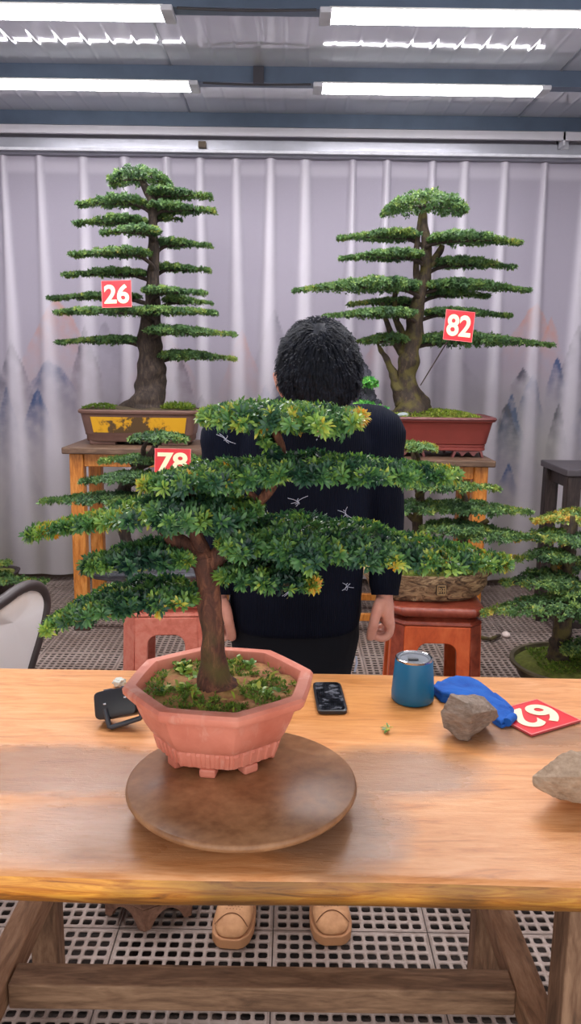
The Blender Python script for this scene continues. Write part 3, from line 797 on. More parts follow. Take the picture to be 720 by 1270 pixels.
def pads(root, D, lst, attach, mat, seed, b=.15, L=.017, W=.0066, k=7, dens=6800, bm=M_bark_dark, tint=(.4, .14), tipy=(.22, .12), br=3.6, ddr=.14):
    """attach(py) -> (px, py) of the trunk point a branch leaves from"""
    rng = random.Random(seed)
    for i, q in enumerate(lst):
        x0, x1, y0, y1, sd = q[:5]; opt = q[5] if len(q) > 5 else {}
        sp = autopad(x0, x1, y0, y1, sd); dd = opt.get('dd', rng.uniform(-ddr, ddr))
        wm = (x1 - x0) * D / 1000; bb = min(opt.get('b', b), wm * .5)
        n = int(wm * 2 * bb * dens * opt.get('n', 1)) + 30
        foliage(root, sp, D, bb, n, L, W, k, seed * 100 + i, tint=opt.get('tint', tint), tipy=opt.get('tipy', tipy), mat=mat, dd=dd, four=False, twigs=True, lumps=6)
        if sd == 'D' or opt.get('nobr'): continue
        yc = (y0 + y1) / 2
        ax_, ay_ = opt.get('at', attach(yc + rng.uniform(12, 24)))
        inner = x0 if abs(x0 - ax_) < abs(x1 - ax_) else x1
        outer = x1 if inner == x0 else x0
        if x0 < ax_ < x1: inner, outer = ax_, (x0 if ax_ - x0 > x1 - ax_ else x1)
        mx_ = inner + (outer - inner) * .35; ex = inner + (outer - inner) * .8
        trunk(root, [(ax_, ay_, br), (ax_ * .55 + inner * .45, ay_ * .5 + (yc + 4) * .5, br * .75, dd * .4), (inner * .6 + mx_ * .4, yc + 3, br * .6, dd * .8), (mx_, yc + 2, br * .45, dd), (ex, yc + 1, br * .2, dd)], D, bm, 'branch', 8, .15, n=16)

def rect_pot(root, cx, cy, a, b, zb, zr, mat, prof, name='pot', e=7, n=72):
    """prof: list of (scale, fraction of height); sx/sy share the same inset"""
    rings = []
    for ins, fz in prof:
        rings.append(supring(cx, cy, zb + (zr - zb) * fz, max(a + ins, .001), max(b + ins, .001), e, n))
    return MB().loft(rings).build(name, mat, root, angle=45)

def soil_pad(root, cx, cy, a, b, z, mat, e=7, hump=.02, name='soil', fr=20):
    rings = []
    for k in range(12):
        f = max(k / 11, .002); ring = supring(cx, cy, z, a * f, b * f, e, 72)
        rings.append([Vector((p.x, p.y, p.z + hump * (1 - f * f) + .008 * noise.noise(p * fr))) for p in ring])
    return MB().loft(rings, cap=False).build(name, mat, root)

def moss_tufts(root, cx, cy, a, b, z, n, seed, L=.014, W=.004, tint=.5, zf=.015, name='moss'):
    rng = np.random.default_rng(seed); x = rng.uniform(-1, 1, n); y = rng.uniform(-1, 1, n)
    pts = np.stack([cx + x * a, cy + y * b, z + zf * (1 - np.maximum(x * x, y * y))], 1); ax = rng.normal(0, .4, (n, 3)) + np.array([0, 0, 1])
    leafmesh(name, [gen_leaves(pts, ax, 6, L, W, rng.normal(tint, .13, n), rng, (15, 75), four=False)], M_moss, root)

M_mossy = plain('mossy_soil', srgb(104, 110, 44), .9, var=.35, scale=30, bump=.6)

def bonsai_a():
    D = 4.44
    c_ = P(176, 508, D)
    root = thing('bonsai', 'tall tiered bonsai in a brown tray pot with a yellow panel', 'bonsai', (c_.x, D, zA))
    clayb = plain('brown_clay', srgb(104, 74, 64), .6, var=.14, scale=14)
    yb_ = PZ(176, 557, zA).y
    a = 76 * mpp(P(176, 508, D - .17)); b = .17
    zr = P(176, 509, D - .17).z
    prof = [(-.052, .12), (-.05, .1), (-.04, .1), (-.036, .14), (-.036, .26), (-.03, .30), (-.03, .34), (-.012, .84), (-.012, .87), (0, .9), (.002, .96), (-.004, 1.0), (-.018, 1.0), (-.02, .9), (-.06, .85)]
    pot = rect_pot(root, c_.x, D, a, b, zA, zr, clayb, prof)
    for sx in (-1, 1):
        for sy in (-1, 1):
            MB().box(c_.x + sx * (a - .13) - .07, c_.x + sx * (a - .13) + .07, D + sy * (b - .07) - .022, D + sy * (b - .07) + .022, zA + .0005, zA + .024).build('pot_foot', clayb, pot, False, .005)
    # yellow painted panel on the front, following the slope of the wall
    t = NT('yellow_panel'); v = t.coord(); n1 = t.noise(v, 22, 5, .65, .4); n2 = t.noise(v, 60, 4)
    sp = t.n('ShaderNodeSeparateXYZ'); tc = t.n('ShaderNodeTexCoord'); t.l(tc.outputs['Object'], sp.inputs[0])
    low = t.math('MULTIPLY_ADD', t.math('SUBTRACT', zA + (zr - zA) * .66, sp.outputs[2]), 7, .46, clamp=True)
    cent = t.math('MULTIPLY', t.math('SUBTRACT', t.math('ABSOLUTE', t.math('SUBTRACT', sp.outputs[0], c_.x - .02)), .17), -1.2)
    f = t.math('ADD', t.math('ADD', t.math('MULTIPLY', n1, .8), t.math('MULTIPLY', low, .25)), cent, clamp=False)
    t.l(t.ramp(f, [(.56, srgb(214, 160, 26)), (.62, srgb(200, 146, 24)), (.67, srgb(84, 62, 34))]), t.b.inputs['Base Color']); t.b.inputs['Roughness'].default_value = .5
    def wall(fz): return D - (b - .03 + .018 * (fz - .34) / .5)
    x0, x1 = P(112, 530, 4.28).x, P(231, 530, 4.28).x
    poly = [Vector((x0 + .012, wall(.36) - .003, zA + (zr - zA) * .36)), Vector((x1 - .012, wall(.36) - .003, zA + (zr - zA) * .36)), Vector((x1, wall(.8) - .003, zA + (zr - zA) * .8)), Vector((x0, wall(.8) - .003, zA + (zr - zA) * .8))]
    MB().prism(poly, (0, .006, 0)).build('painted_panel', t.m, pot, False)
    soil_pad(root, c_.x, D, a - .02, b - .02, zr - .012, plain('dark_soil', srgb(84, 72, 52), .9, var=.4, scale=40, bump=.6), hump=.03)
    moss_tufts(root, P(128, 505, D).x, D - .05, .09, .07, zr - .0, 240, 31, tint=.35, zf=.022)
    moss_tufts(root, P(222, 503, D).x, D - .02, .08, .08, zr + .002, 160, 32, L=.03, W=.005, tint=.5, name='moss')
    tr = lambda pts, nm='trunk', **k: trunk(root, pts, D, M_bark_dark, nm, **k)
    tr([(182, 512, 32), (183, 503, 25), (186, 490, 19), (188, 470, 16), (187, 445, 15), (186, 425, 14), (187, 400, 12), (189, 370, 9), (190, 335, 7.5), (190, 300, 6.5), (189, 270, 6), (188, 250, 5), (182, 238, 4.5), (176, 226, 3.5), (173, 216, 2)], seg=24, n=90, amp=.18, fr=14)
    tr([(176, 504, 12), (162, 503, 9), (148, 505, 4)], 'root_flare', amp=.2)
    tr([(195, 506, 9), (199, 480, 7), (200, 455, 6), (196, 440, 4)], 'branch', amp=.2)
    tr([(178, 226, 3), (186, 240, 4), (193, 256, 4)], 'branch')
    def at(y):
        xs = [(512, 185), (430, 186), (370, 189), (300, 190), (250, 188), (215, 176)]
        for (ya1, xa1), (yb1, xb1) in zip(xs, xs[1:]):
            if ya1 >= y >= yb1: return (xb1 + (xa1 - xb1) * (y - yb1) / (ya1 - yb1), y)
        return (186, y)
    L = [(137, 211, 206, 236, 'D', {'b': .16}), (186, 257, 233, 249, 'R'), (101, 180, 243, 259, 'L'), (185, 262, 252, 267, 'R'), (98, 181, 267, 283, 'L'), (192, 220, 264, 277, 'R', {'dd': .1}),
         (130, 197, 280, 294, 'L', {'dd': -.15}), (196, 257, 295, 310, 'R'), (94, 185, 307, 321, 'L'), (194, 255, 326, 340, 'R'), (85, 180, 332, 346, 'L'),
         (179, 250, 355, 368, 'R', {'dd': -.12}), (204, 258, 365, 382, 'R', {'dd': .12}), (68, 172, 361, 375, 'L', {'dd': .1}), (72, 267, 378, 395, 'C', {'dd': -.14}),
         (184, 287, 402, 421, 'R', {'dd': -.1}), (76, 176, 415, 430, 'L'), (199, 287, 433, 451, 'R')]
    pads(root, D, L, at, M_leafbg, 11, b=.16, tipy=(.14, .08), tint=(.42, .1))
bonsai_a()

def bonsai_b():
    D = 4.44
    c_ = P(540, 515, D); zb = zB
    root = thing('bonsai', 'conical tiered bonsai in a long red-brown pot on the orange stand', 'bonsai', (c_.x, D, zb))
    red = plain('red_brown_clay', srgb(128, 52, 44), .5, var=.1, scale=10); dk = plain('maroon_clay', srgb(112, 60, 58), .5)
    a = 70 * mpp(P(540, 518, D - .19)); b = .19
    zr = P(540, 518, D - .19).z
    prof = [(-.06, .17), (-.055, .16), (-.05, .16), (-.042, .18), (-.042, .24), (-.046, .255), (-.042, .27), (-.042, .31), (-.046, .325), (-.038, .34), (-.014, .86), (-.012, .88), (0, .9), (.004, .97), (-.002, 1.0), (-.022, 1.0), (-.026, .92), (-.08, .86)]
    pot = rect_pot(root, c_.x, D, a, b, zb, zr, red, prof, e=9)
    rect_pot(root, c_.x, D, a + .003, b + .003, zb, zr, dk, [(-.02, .905), (-.003, .91), (.004, .96), (-.002, 1.004), (-.02, 1.004), (-.02, .99)], 'rim', e=9)
    for sx in (-1, 1):
        for sy in (-1, 1):
            X0 = c_.x + sx * (a - .14); y0 = D + sy * (b - .068) - .02; pts = []
            for i in range(17):
                f = i / 16; xx = -.085 + .17 * f; zz = .0 + .03 * abs(math.sin(f * PI * 3)) * (1 if .1 < f < .9 else 0)
                pts.append(Vector((X0 + xx, y0, zb + .0005 + zz)))
            pts += [Vector((X0 + .075, y0, zb + (zr - zb) * .165)), Vector((X0 - .075, y0, zb + (zr - zb) * .165))]
            MB().prism(pts, (0, .04, 0)).build('pot_foot', dk, pot, False)
    soil_pad(root, c_.x, D, a - .024, b - .024, zr - .014, M_mossy, hump=.045)
    moss_tufts(root, c_.x - .03, D - .03, a - .05, b - .06, zr - .006, 900, 41, tint=.62, zf=.035, L=.016)
    tag_rock = MB(); q = P(500, 515, D - .13); tag_rock.ell((q.x, D - .13, zr + .006), (.035, .02, .016)); tag_rock.build('pebble', plain('pale_stone', srgb(160, 170, 172), .7), root)
    tr = lambda pts, nm='trunk', **k: trunk(root, pts, D, M_bark_mid, nm, **k)
    tr([(511, 520, 33), (510, 508, 25), (507, 494, 18), (505, 478, 14), (506, 455, 12.5), (508, 430, 11.5), (512, 405, 9.5), (517, 380, 8.5), (523, 355, 8), (527, 335, 7.5), (529, 315, 7), (527, 295, 6), (525, 275, 5), (524, 258, 3)], seg=26, n=90, amp=.2, fr=14)
    tr([(499, 500, 10), (492, 478, 7), (487, 462, 5), (480, 448, 4), (473, 436, 3), (467, 424, 1.5)], 'branch', amp=.2)
    tr([(520, 505, 12), (532, 512, 7), (540, 516, 4)], 'root_flare', amp=.2)
    tr([(520, 415, 5), (516, 350, 4), (517, 300, 3.4), (522, 265, 2.5)], 'branch', amp=.15, n=24)
    tr([(533, 330, 5), (545, 312, 4), (548, 304, 3)], 'branch', amp=.15)
    tr([(500, 440, 6), (487, 418, 4), (478, 395, 3), (474, 375, 2.5)], 'branch', amp=.15)
    tr([(505, 425, 5), (492, 400, 4), (489, 370, 3), (496, 345, 2.5)], 'branch', amp=.15)
    def at(y):
        xs = [(520, 510), (430, 508), (355, 522), (315, 528), (258, 524)]
        for (ya1, xa1), (yb1, xb1) in zip(xs, xs[1:]):
            if ya1 >= y >= yb1: return (xb1 + (xa1 - xb1) * (y - yb1) / (ya1 - yb1), y)
        return (510, y)
    L = [(476, 575, 236, 273, 'D', {'b': .2}), (424, 518, 285, 301, 'L'), (534, 641, 286, 308, 'R'), (426, 521, 307, 328, 'L'), (536, 632, 317, 338, 'R'),
         (368, 516, 340, 371, 'L', {'dd': -.1}), (528, 651, 343, 368, 'R'), (530, 600, 358, 372, 'R', {'dd': .16}), (437, 511, 367, 383, 'L', {'dd': .16}), (405, 513, 379, 400, 'L', {'dd': -.12}), (526, 628, 380, 397, 'R', {'dd': .12}),
         (438, 503, 411, 433, 'L', {'dd': .02}), (518, 680, 410, 436, 'R', {'dd': .12})]
    pads(root, D, L, at, M_leafbg, 12, b=.18, tipy=(.14, .08), tint=(.42, .1))
bonsai_b()

def penjing():
    D = 4.36
    c_ = P(446, 510, D); zb = zB
    root = thing('rock_landscape', 'dark jagged rock with green leaves in a grey pot behind the person', 'rock landscape', (c_.x - .02, D, zb))
    zt = P(452, 514, D - .08).z
    gr = plain('grey_tray', srgb(92, 96, 112), .5)
    cx = c_.x - .03
    MB().loft([supring(cx, D, zb + .0005, .08, .075, 4), supring(cx, D, zt - .02, .1, .1, 4), supring(cx, D, zt, .105, .105, 4), supring(cx, D, zt, .095, .09, 4), supring(cx, D, zt - .012, .085, .08, 4)]).build('tray', gr, root)
    rk = plain('dark_rock', srgb(62, 62, 72), .75, var=.4, scale=30, bump=.9, bscale=50)
    mb = MB(); rng = random.Random(4)
    for (px, py, r, dz) in ((452, 505, 16, 0), (440, 500, 14, 0), (455, 495, 13, .02), (452, 482, 12, 0), (453, 468, 9, -.01), (451, 458, 6, 0), (430, 490, 12, .02), (466, 503, 8, 0), (444, 472, 9, .02)):
        p = P(px, py, D + dz); s_ = r * mpp(p)
        me = bmesh.new(); bmesh.ops.create_icosphere(me, subdivisions=3, radius=1)
        vs = []
        for v in me.verts:
            q = v.co.copy(); k = 1 + .45 * noise.noise(q * 1.7 + p * 9) + .25 * noise.noise(q * 5 + p * 5)
            vs.append(p + Vector((q.x * .8, q.y * .9, q.z * 1.15)) * k * s_)
        mb.add(vs, [tuple(v.index for v in f.verts) for f in me.faces]); me.free()
    mb.build('rock', rk, root, angle=25)
    fr = leaf_mat('fresh_leaf', [(0, srgb(30, 96, 50)), (.5, srgb(78, 168, 76)), (1, srgb(150, 214, 100))], .5)
    for i, (x0, x1, y0, y1) in enumerate(((447, 467, 466, 484), (440, 462, 496, 510), (458, 478, 502, 514))):
        foliage(root, autopad(x0, x1, y0, y1, 'C'), D - .09, .05, 60, .024, .012, 5, 700 + i, tint=(.5, .2), tipy=(.1, .1), mat=fr, four=False, twigs=False)
penjing()

# ------------------------------------------------------------------ stools
def stool(cx, cy, w_, h, mat, panel, label, rot=0):
    r = thing('stool', label, 'stool', (cx, cy, 0))
    M = Matrix.Translation((cx, cy, 0)) @ Matrix.Rotation(math.radians(rot), 4, 'Z')
    def chs(a, ch, z):
        pts = [(-a + ch, -a), (a - ch, -a), (a, -a + ch), (a, a - ch), (a - ch, a), (-a + ch, a), (-a, a - ch), (-a, -a + ch)]
        return [M @ Vector((x, y, z)) for x, y in pts]
    a = w_ / 2; ch = .05
    # seat slab with stepped edge, neck and shoulder
    MB().loft([chs(a - .03, ch - .015, h - .048), chs(a - .012, ch - .01, h - .04), chs(a - .002, ch - .008, h - .03), chs(a, ch - .008, h - .014), chs(a - .012, ch - .01, h)]).build('seat', mat, r, False, .006, 3)
    MB().loft([chs(a - .012, ch, h - .082), chs(a - .008, ch, h - .076), chs(a - .014, ch, h - .064), chs(a - .04, ch - .01, h - .053), chs(a - .045, ch - .01, h - .0485)]).build('neck', mat, r, False, .005, 3)
    zt = h - .0825
    # four corner legs and four arched aprons
    for k in range(4):
        Mk = M @ Matrix.Rotation(PI / 2 * k, 4, 'Z')
        aa = a - .012; fl = .012
        c0 = [(-aa + ch, -aa), (-aa, -aa + ch), (-aa + .03, -aa + ch + .012), (-aa + ch + .012, -aa + .03)]
        rings = []
        for z, g in ((0, fl + .004), (.03, fl), (zt * .5, fl * .5), (zt, 0)):
            rings.append([Mk @ Vector((x - g, y - g, z)) for x, y in c0])
        MB().loft(rings).build('leg', mat, r, False, .004)
        hw = aa - ch; ow = hw * .60; oz = zt * .80; rc = .045; pts = [(-hw - fl * .4, 0), (-hw, zt), (hw, zt), (hw + fl * .4, 0), (ow + .008, 0)]
        for i in range(7):
            an = i / 6 * PI / 2; pts.append((ow - rc + rc * math.cos(an), oz - rc + rc * math.sin(an)))
        for i in range(7):
            an = PI / 2 + i / 6 * PI / 2; pts.append((-ow + rc + rc * math.cos(an), oz - rc + rc * math.sin(an)))
        pts.append((-ow - .008, 0))
        poly = [Mk @ Vector((x, -aa - .002 - fl * (1 - z / zt), z)) for x, z in pts]
        d = (Mk.to_3x3() @ Vector((0, .03, 0)))
        MB().prism(poly, d).build('apron', panel, r, False, .004)
    return r
DS = 3.43
sR = P(536, 760, DS).x; sL = P(210, 760, DS).x
stool(sR, DS, .40, .45, M_redwood, M_redpanel, 'red-brown square stool with orange panels under the bark-textured planter', rot=-3)
HL = P(186, 706, DS).z - .078
stool(sL, DS, .385, HL, M_salmon, M_salmon, 'salmon pink square stool under the grey slate slab', rot=4)

def slate_tree():
    D = DS
    c_ = P(186, 706, D); zs = c_.z
    st = thing('display_stand', 'small dark carved stand between the salmon stool and the slate slab', 'stand', (c_.x, D, HL))
    MB().loft([supring(c_.x, D, zs - .055, .15, .085, 3), supring(c_.x, D, zs - .043, .16, .09, 3)]).build('stand_top', M_darkwood, st, True, .003)
    for sx in (-1, 1):
        for sy in (-1, 1):
            x, y = c_.x + sx * .105, D + sy * .05
            MB().tube([(x, y, zs - .0555), (x + sx * .003, y, zs - .066), (x, y, HL + .004)], [.014, .016, .014], 10).build('leg', M_darkwood, st)
    root = thing('bonsai', 'bonsai growing on a flat dark grey slate slab, carrying the sign 78', 'bonsai', (c_.x, D, zs))
    t = NT('slate'); v = t.coord((1, 1, 4)); n1 = t.noise(v, 14, 6, .6, .5)
    t.l(t.ramp(n1, [(.3, srgb(40, 42, 50)), (.55, srgb(70, 72, 80)), (.75, srgb(130, 130, 134))]), t.b.inputs['Base Color']); t.b.inputs['Roughness'].default_value = .45; t.bump(n1, .8, .01)
    a = 87 * mpp(c_); rings = []
    for (f, dz) in ((.6, -.035), (.86, -.03), (.98, -.012), (1.0, -.002), (.95, .008), (.85, .004), (.6, .006), (.01, .008)):
        ring = []
        for p in supring(c_.x, D, zs + dz, a * f, .12 * f, 2.3, 64):
            k = 1 + .1 * noise.noise(Vector((p.x * 7, p.y * 9, dz * 20)))
            ring.append(Vector((c_.x + (p.x - c_.x) * k, D + (p.y - D) * k, p.z + .004 * noise.noise(p * 18))))
        rings.append(ring)
    MB().loft(rings).build('slate_slab', t.m, root, angle=30)
    soil_pad(root, P(160, 700, D).x, D, .12, .07, zs + .004, M_mossy, e=2.5, hump=.02)
    tr = lambda pts, nm='trunk', **k: trunk(root, pts, D, M_bark_dark, nm, **k)
    tr([(158, 706, 14), (158, 694, 10), (157, 675, 8), (152, 650, 7), (147, 630, 6), (152, 605, 5.5), (165, 585, 5), (185, 565, 4), (196, 545, 2.5)], n=60, amp=.2, seg=16)
    at = lambda y: (150 + max(0, (630 - y)) * .42, y) if y < 640 else (155, y)
    L = [(163, 230, 532, 554, 'C'), (128, 198, 561, 578, 'L'), (104, 190, 579, 607, 'L', {'dd': -.1}), (56, 170, 607, 630, 'L'), (150, 250, 585, 606, 'R', {'dd': .1}), (160, 262, 622, 645, 'R', {'dd': .1}), (200, 250, 556, 576, 'R', {'dd': .12})]
    pads(root, D, L, at, M_leafbg, 13, b=.12, L=.0175, W=.0065, dens=6500, tint=(.34, .12))
slate_tree()

def planter_tree():
    D = DS
    zb = .4505
    c_ = P(526, 725, D); 
    root = thing('bonsai', 'many-trunked bonsai in a bark-textured brown planter on the orange-panelled stool', 'bonsai', (c_.x, D, zb))
    t = NT('bark_planter'); v = t.coord((1, 1, 2.4)); n1 = t.noise(v, 16, 6, .65, 1.6)
    t.l(t.ramp(n1, [(.34, srgb(52, 38, 28)), (.46, srgb(136, 106, 76)), (.6, srgb(198, 166, 124))]), t.b.inputs['Base Color']); t.b.inputs['Roughness'].default_value = .65; t.bump(n1, 1.0, .02)
    zr = P(526, 712, D - .1).z
    a = 84 * mpp(P(526, 715, D - .12)); b = .15; rings = []
    for (f, fz) in ((.66, 0), (.74, .04), (.8, .2), (.9, .5), (.96, .75), (1.0, .92), (1.0, 1.0), (.94, 1.0), (.9, .85), (.5, .8)):
        ring = []
        for p in supring(c_.x, D, zb + (zr - zb) * fz, a * f, b * f, 2.6, 96):
            k = 1 + ((.09 * noise.noise(Vector((p.x * 12, p.y * 12, p.z * 34)))) + .045 * noise.noise(Vector((p.x * 34, p.y * 30, p.z * 60)))) * min(1, fz * 5)
            end = .018 * (abs(p.x - c_.x) / a) ** 3 if fz > .4 else 0
            ring.append(Vector((c_.x + (p.x - c_.x) * k, D + (p.y - D) * k, p.z + end)))
        rings.append(ring)
    pot = MB().loft(rings).build('planter', t.m, root, angle=60)
    # carved plaque with a seal-like character, left as in the photo: frame and strokes
    q = P(547, 732, D - .148)
    ink = plain('plaque_dark', srgb(70, 52, 36), .6); gold = plain('plaque_line', srgb(176, 142, 96), .6)
    MB().box(q.x - .022, q.x + .022, D - .150, D - .13, q.z - .024, q.z + .024).build('plaque', ink, pot, False, .003)
    mb = MB(); y0, y1 = D - .154, D - .149
    for (xa, xb, za, zb_) in ((-.018, .018, .018, .021), (-.018, .018, -.021, -.018), (-.018, -.015, -.02, .02), (.015, .018, -.02, .02), (-.012, -.001, .006, .009), (-.012, -.009, -.014, .012), (-.003, 0, -.014, .008), (-.011, -.002, -.003, 0), (.003, .014, .008, .011), (.007, .010, -.014, .009), (.003, .014, -.004, -.001)):
        mb.box(q.x + xa, q.x + xb, y0, y1, q.z + za, q.z + zb_)
    mb.build('plaque_strokes', gold, pot, False)
    soil_pad(root, c_.x, D, a * .88, b * .88, zr - .02, M_mossy, e=2.6, hump=.03)
    moss_tufts(root, c_.x, D, a * .7, b * .7, zr - .005, 500, 51, tint=.5, zf=.02)
    tr = lambda pts, nm='trunk', **k: trunk(root, pts, D, M_bark_mid, nm, **k)
    tr([(527, 712, 9), (524, 690, 7.5), (518, 670, 6.5), (517, 645, 6), (521, 620, 5.5), (519, 600, 5), (514, 580, 4), (512, 560, 2.5)], n=50, amp=.2)
    tr([(563, 714, 16), (568, 695, 11), (572, 680, 8), (574, 660, 6.5), (575, 640, 5.5), (576, 620, 4), (572, 606, 2.5)], 'trunk', n=40, amp=.2)
    tr([(518, 650, 4), (508, 640, 3.5), (500, 632, 2.5)], 'branch')
    tr([(575, 668, 4.5), (590, 655, 4), (605, 645, 3)], 'branch')
    tr([(535, 700, 3), (541, 680, 2.5), (550, 662, 2)], 'branch')
    at = lambda y: (518, y)
    at2 = (575, 655)
    L = [(482, 539, 545, 564, 'C', {'tint': (.55, .1)}), (497, 563, 570, 589, 'R', {'dd': .05, 'tint': (.42, .12)}), (506, 612, 592, 613, 'R', {'dd': -.1}), (478, 572, 618, 640, 'C', {'dd': -.05}), (544, 652, 617, 644, 'R', {'at': at2, 'dd': -.05}),
         (524, 602, 643, 667, 'C', {'at': at2, 'dd': -.13}), (566, 662, 650, 675, 'R', {'at': at2})]
    pads(root, D, L, at, M_leafbg, 14, b=.13, L=.0175, W=.0065, dens=6500, bm=M_bark_mid, tint=(.36, .13), tipy=(.3, .15))
planter_tree()

def round_pot_tree():
    D = 3.42
    cx = P(708, 818, D).x
    root = thing('bonsai', 'yellow-tipped bonsai in a round dark pot standing on the floor grating', 'bonsai', (cx, D, 0))
    pot = NT('olive_pot'); v = pot.coord(); n1 = pot.noise(v, 9, 5)
    pot.l(pot.ramp(n1, [(.3, srgb(66, 58, 42)), (.6, srgb(98, 88, 64)), (.8, srgb(122, 108, 84))]), pot.b.inputs['Base Color']); pot.b.inputs['Roughness'].default_value = .5
    R = cx - P(634, 818, D).x; zr = .155
    MB().lathe([(0, .0005), (R * .62, .0005), (R * .7, .03), (R * .86, .09), (R * .93, zr - .018), (R, zr - .01), (R, zr), (R * .93, zr), (R * .9, zr - .03), (0, zr - .04)], cx, D, 64).build('pot', pot.m, root, angle=50)
    soil_pad(root, cx, D, R * .92, R * .92, zr - .02, M_mossy, e=2, hump=.035)
    moss_tufts(root, cx, D, R * .6, R * .6, zr, 700, 61, tint=.4, zf=.02)
    tr = lambda pts, nm='trunk', **k: trunk(root, pts, D, M_bark_mid, nm, **k)
    tr([(690, 822, 16), (692, 806, 13), (696, 790, 11), (699, 765, 10), (701, 740, 9), (703, 715, 8), (706, 690, 7), (708, 660, 5), (710, 640, 3)], n=50, amp=.2)
    tr([(699, 735, 5), (690, 715, 4), (685, 700, 3)], 'branch')
    at = lambda y: (702, min(y, 780))
    yl = {'tint': (.5, .17), 'tipy': (.4, .3)}
    L = [(666, 752, 629, 654, 'L', {'tint': (.6, .16), 'tipy': (.35, .3)}), (642, 712, 655, 676, 'L', dict(yl, dd=.05)), (690, 760, 660, 680, 'R', {'dd': -.05}), (644, 706, 678, 701, 'L', {'dd': -.05}), (686, 760, 688, 712, 'R', yl), (627, 708, 706, 732, 'L'), (680, 770, 716, 744, 'R', dict(yl, dd=-.1)),
         (603, 732, 732, 774, 'L', {'dd': -.22, 'b': .12}), (700, 780, 745, 778, 'R'), (698, 770, 786, 822, 'C', {'dd': -.1, 'b': .1, 'nobr': 1})]
    pads(root, D, L, at, M_leafbg, 15, b=.14, L=.0165, W=.007, dens=7000, bm=M_bark_mid, tint=(.36, .15), tipy=(.3, .2))
round_pot_tree()

def edge_tree():
    D = 4.5
    root = thing('bonsai', 'low spreading bonsai at the left edge behind the white chair', 'bonsai', (P(-60, 740, D).x, D, 0))
    c_ = P(-60, 740, D); zt = P(-60, 723, D - .2).z
    MB().loft([supring(c_.x, D, .0005, .3, .16, 5), supring(c_.x, D, zt - .06, .34, .2, 5), supring(c_.x, D, zt, .37, .22, 5), supring(c_.x, D, zt, .35, .2, 5), supring(c_.x, D, zt - .03, .33, .18, 5)]).build('pot', plain('dark_tray_pot', srgb(48, 38, 38), .5), root, False, .006)
    soil_pad(root, c_.x, D, .34, .19, zt - .012, M_mossy, e=5, hump=.02)
    trunk(root, [(-50, 728, 14), (-52, 705, 9), (-46, 680, 7), (-50, 640, 5), (-52, 610, 3)], D, M_bark_dark)
    L = [(-80, 52, 709, 727, 'R', {'dd': -.15}), (-90, 7, 688, 703, 'R'), (-110, -20, 640, 660, 'C'), (-90, -20, 600, 620, 'C')]
    pads(root, D, L, lambda y: (-50, y), M_leafbg, 16, b=.15)
edge_tree()

# ------------------------------------------------------------------ number signs
M_red = plain('sign_red', srgb(220, 34, 46), .35, var=.05)
M_cream = plain('sign_cream', srgb(255, 240, 196), .4, var=.02)
M_signedge = plain('sign_edge', srgb(240, 130, 130), .4, var=.02)
def number_sign(text, c, xdir, ydir, w_, h, label, stick=None, size=None, sx=1.0):
    xd = Vector(xdir).normalized(); nd = xd.cross(Vector(ydir)).normalized(); yd = nd.cross(xd)
    Mx = Matrix((xd, yd, nd)).transposed().to_4x4(); Mx.translation = c
    r = thing('number_sign', label, 'sign', c)
    MB().box(-w_ / 2, w_ / 2, -h / 2, h / 2, -.004, -.0008, Mx).build('sign_board', M_red, r, False)
    mb = MB(); e_ = .0022
    for (x0, x1, y0, y1) in ((-w_ / 2, w_ / 2, h / 2 - e_, h / 2), (-w_ / 2, w_ / 2, -h / 2, -h / 2 + e_), (-w_ / 2, -w_ / 2 + e_, -h / 2 + e_, h / 2 - e_), (w_ / 2 - e_, w_ / 2, -h / 2 + e_, h / 2 - e_)):
        mb.box(x0, x1, y0, y1, -.0042, .0004, Mx)
    mb.build('sign_edge', M_signedge, r, False)
    cu = bpy.data.curves.new('digits', 'FONT'); cu.body = text; cu.align_x = 'CENTER'; cu.align_y = 'CENTER'; cu.size = 1; cu.extrude = 0; cu.offset = .03
    tmp = bpy.data.objects.new('digits', cu); C.objects.link(tmp)
    dg = bpy.context.evaluated_depsgraph_get(); dg.update()
    me = bpy.data.meshes.new_from_object(tmp.evaluated_get(dg), depsgraph=dg); bpy.data.objects.remove(tmp); bpy.data.curves.remove(cu)
    xs = [v.co.x for v in me.vertices]; ys = [v.co.y for v in me.vertices]
    kx = w_ * .84 / (max(xs) - min(xs)) * sx; ky = h * .72 / (max(ys) - min(ys)); mx_, my_ = (max(xs) + min(xs)) / 2, (max(ys) + min(ys)) / 2
    for v in me.vertices: v.co = Mx @ Vector(((v.co.x - mx_) * kx, (v.co.y - my_) * ky, .0006))
    me.materials.clear(); me.update()
    link('digits', me, M_cream, r, smooth=False)
    if stick:
        MB().tube([c - nd * .007 + yd * .02, stick], [.0035, .003], 8).build('stick', plain('stick_brown', srgb(74, 60, 52), .7), r)
    return r
def face_sign(text, q, D, label, stick=None, tilt=.1):
    """q: corners top-left, top-right, bottom-left in the photo"""
    a, b, c_ = [P(x, y, D) for x, y in q]
    xd = (b - a); yd = (a - c_); cen = (b + c_) / 2
    yd2 = Vector((yd.x, .12 * yd.length, yd.z))
    number_sign(text, cen, xd, yd2, xd.length, yd.length, label, stick)
face_sign('26', ((125, 348), (162, 347), (127, 382)), 4.07, 'red number sign 26 hanging in the tall bonsai above the yellow-panelled pot')
face_sign('78', ((193, 556), (238, 557), (190, 590)), 3.2, 'red number sign 78 in the bonsai on the slate slab, half hidden by leaves', P(200, 650, 3.42))
face_sign('82', ((553, 383), (589, 387), (549, 421)), 4.18, 'red number sign 82 on a stick in the conical bonsai', P(521, 478, 4.4))
a, b, c_ = PZ(720, 893, ZT + .006), PZ(659, 911, ZT + .006), PZ(665, 867, ZT + .006)
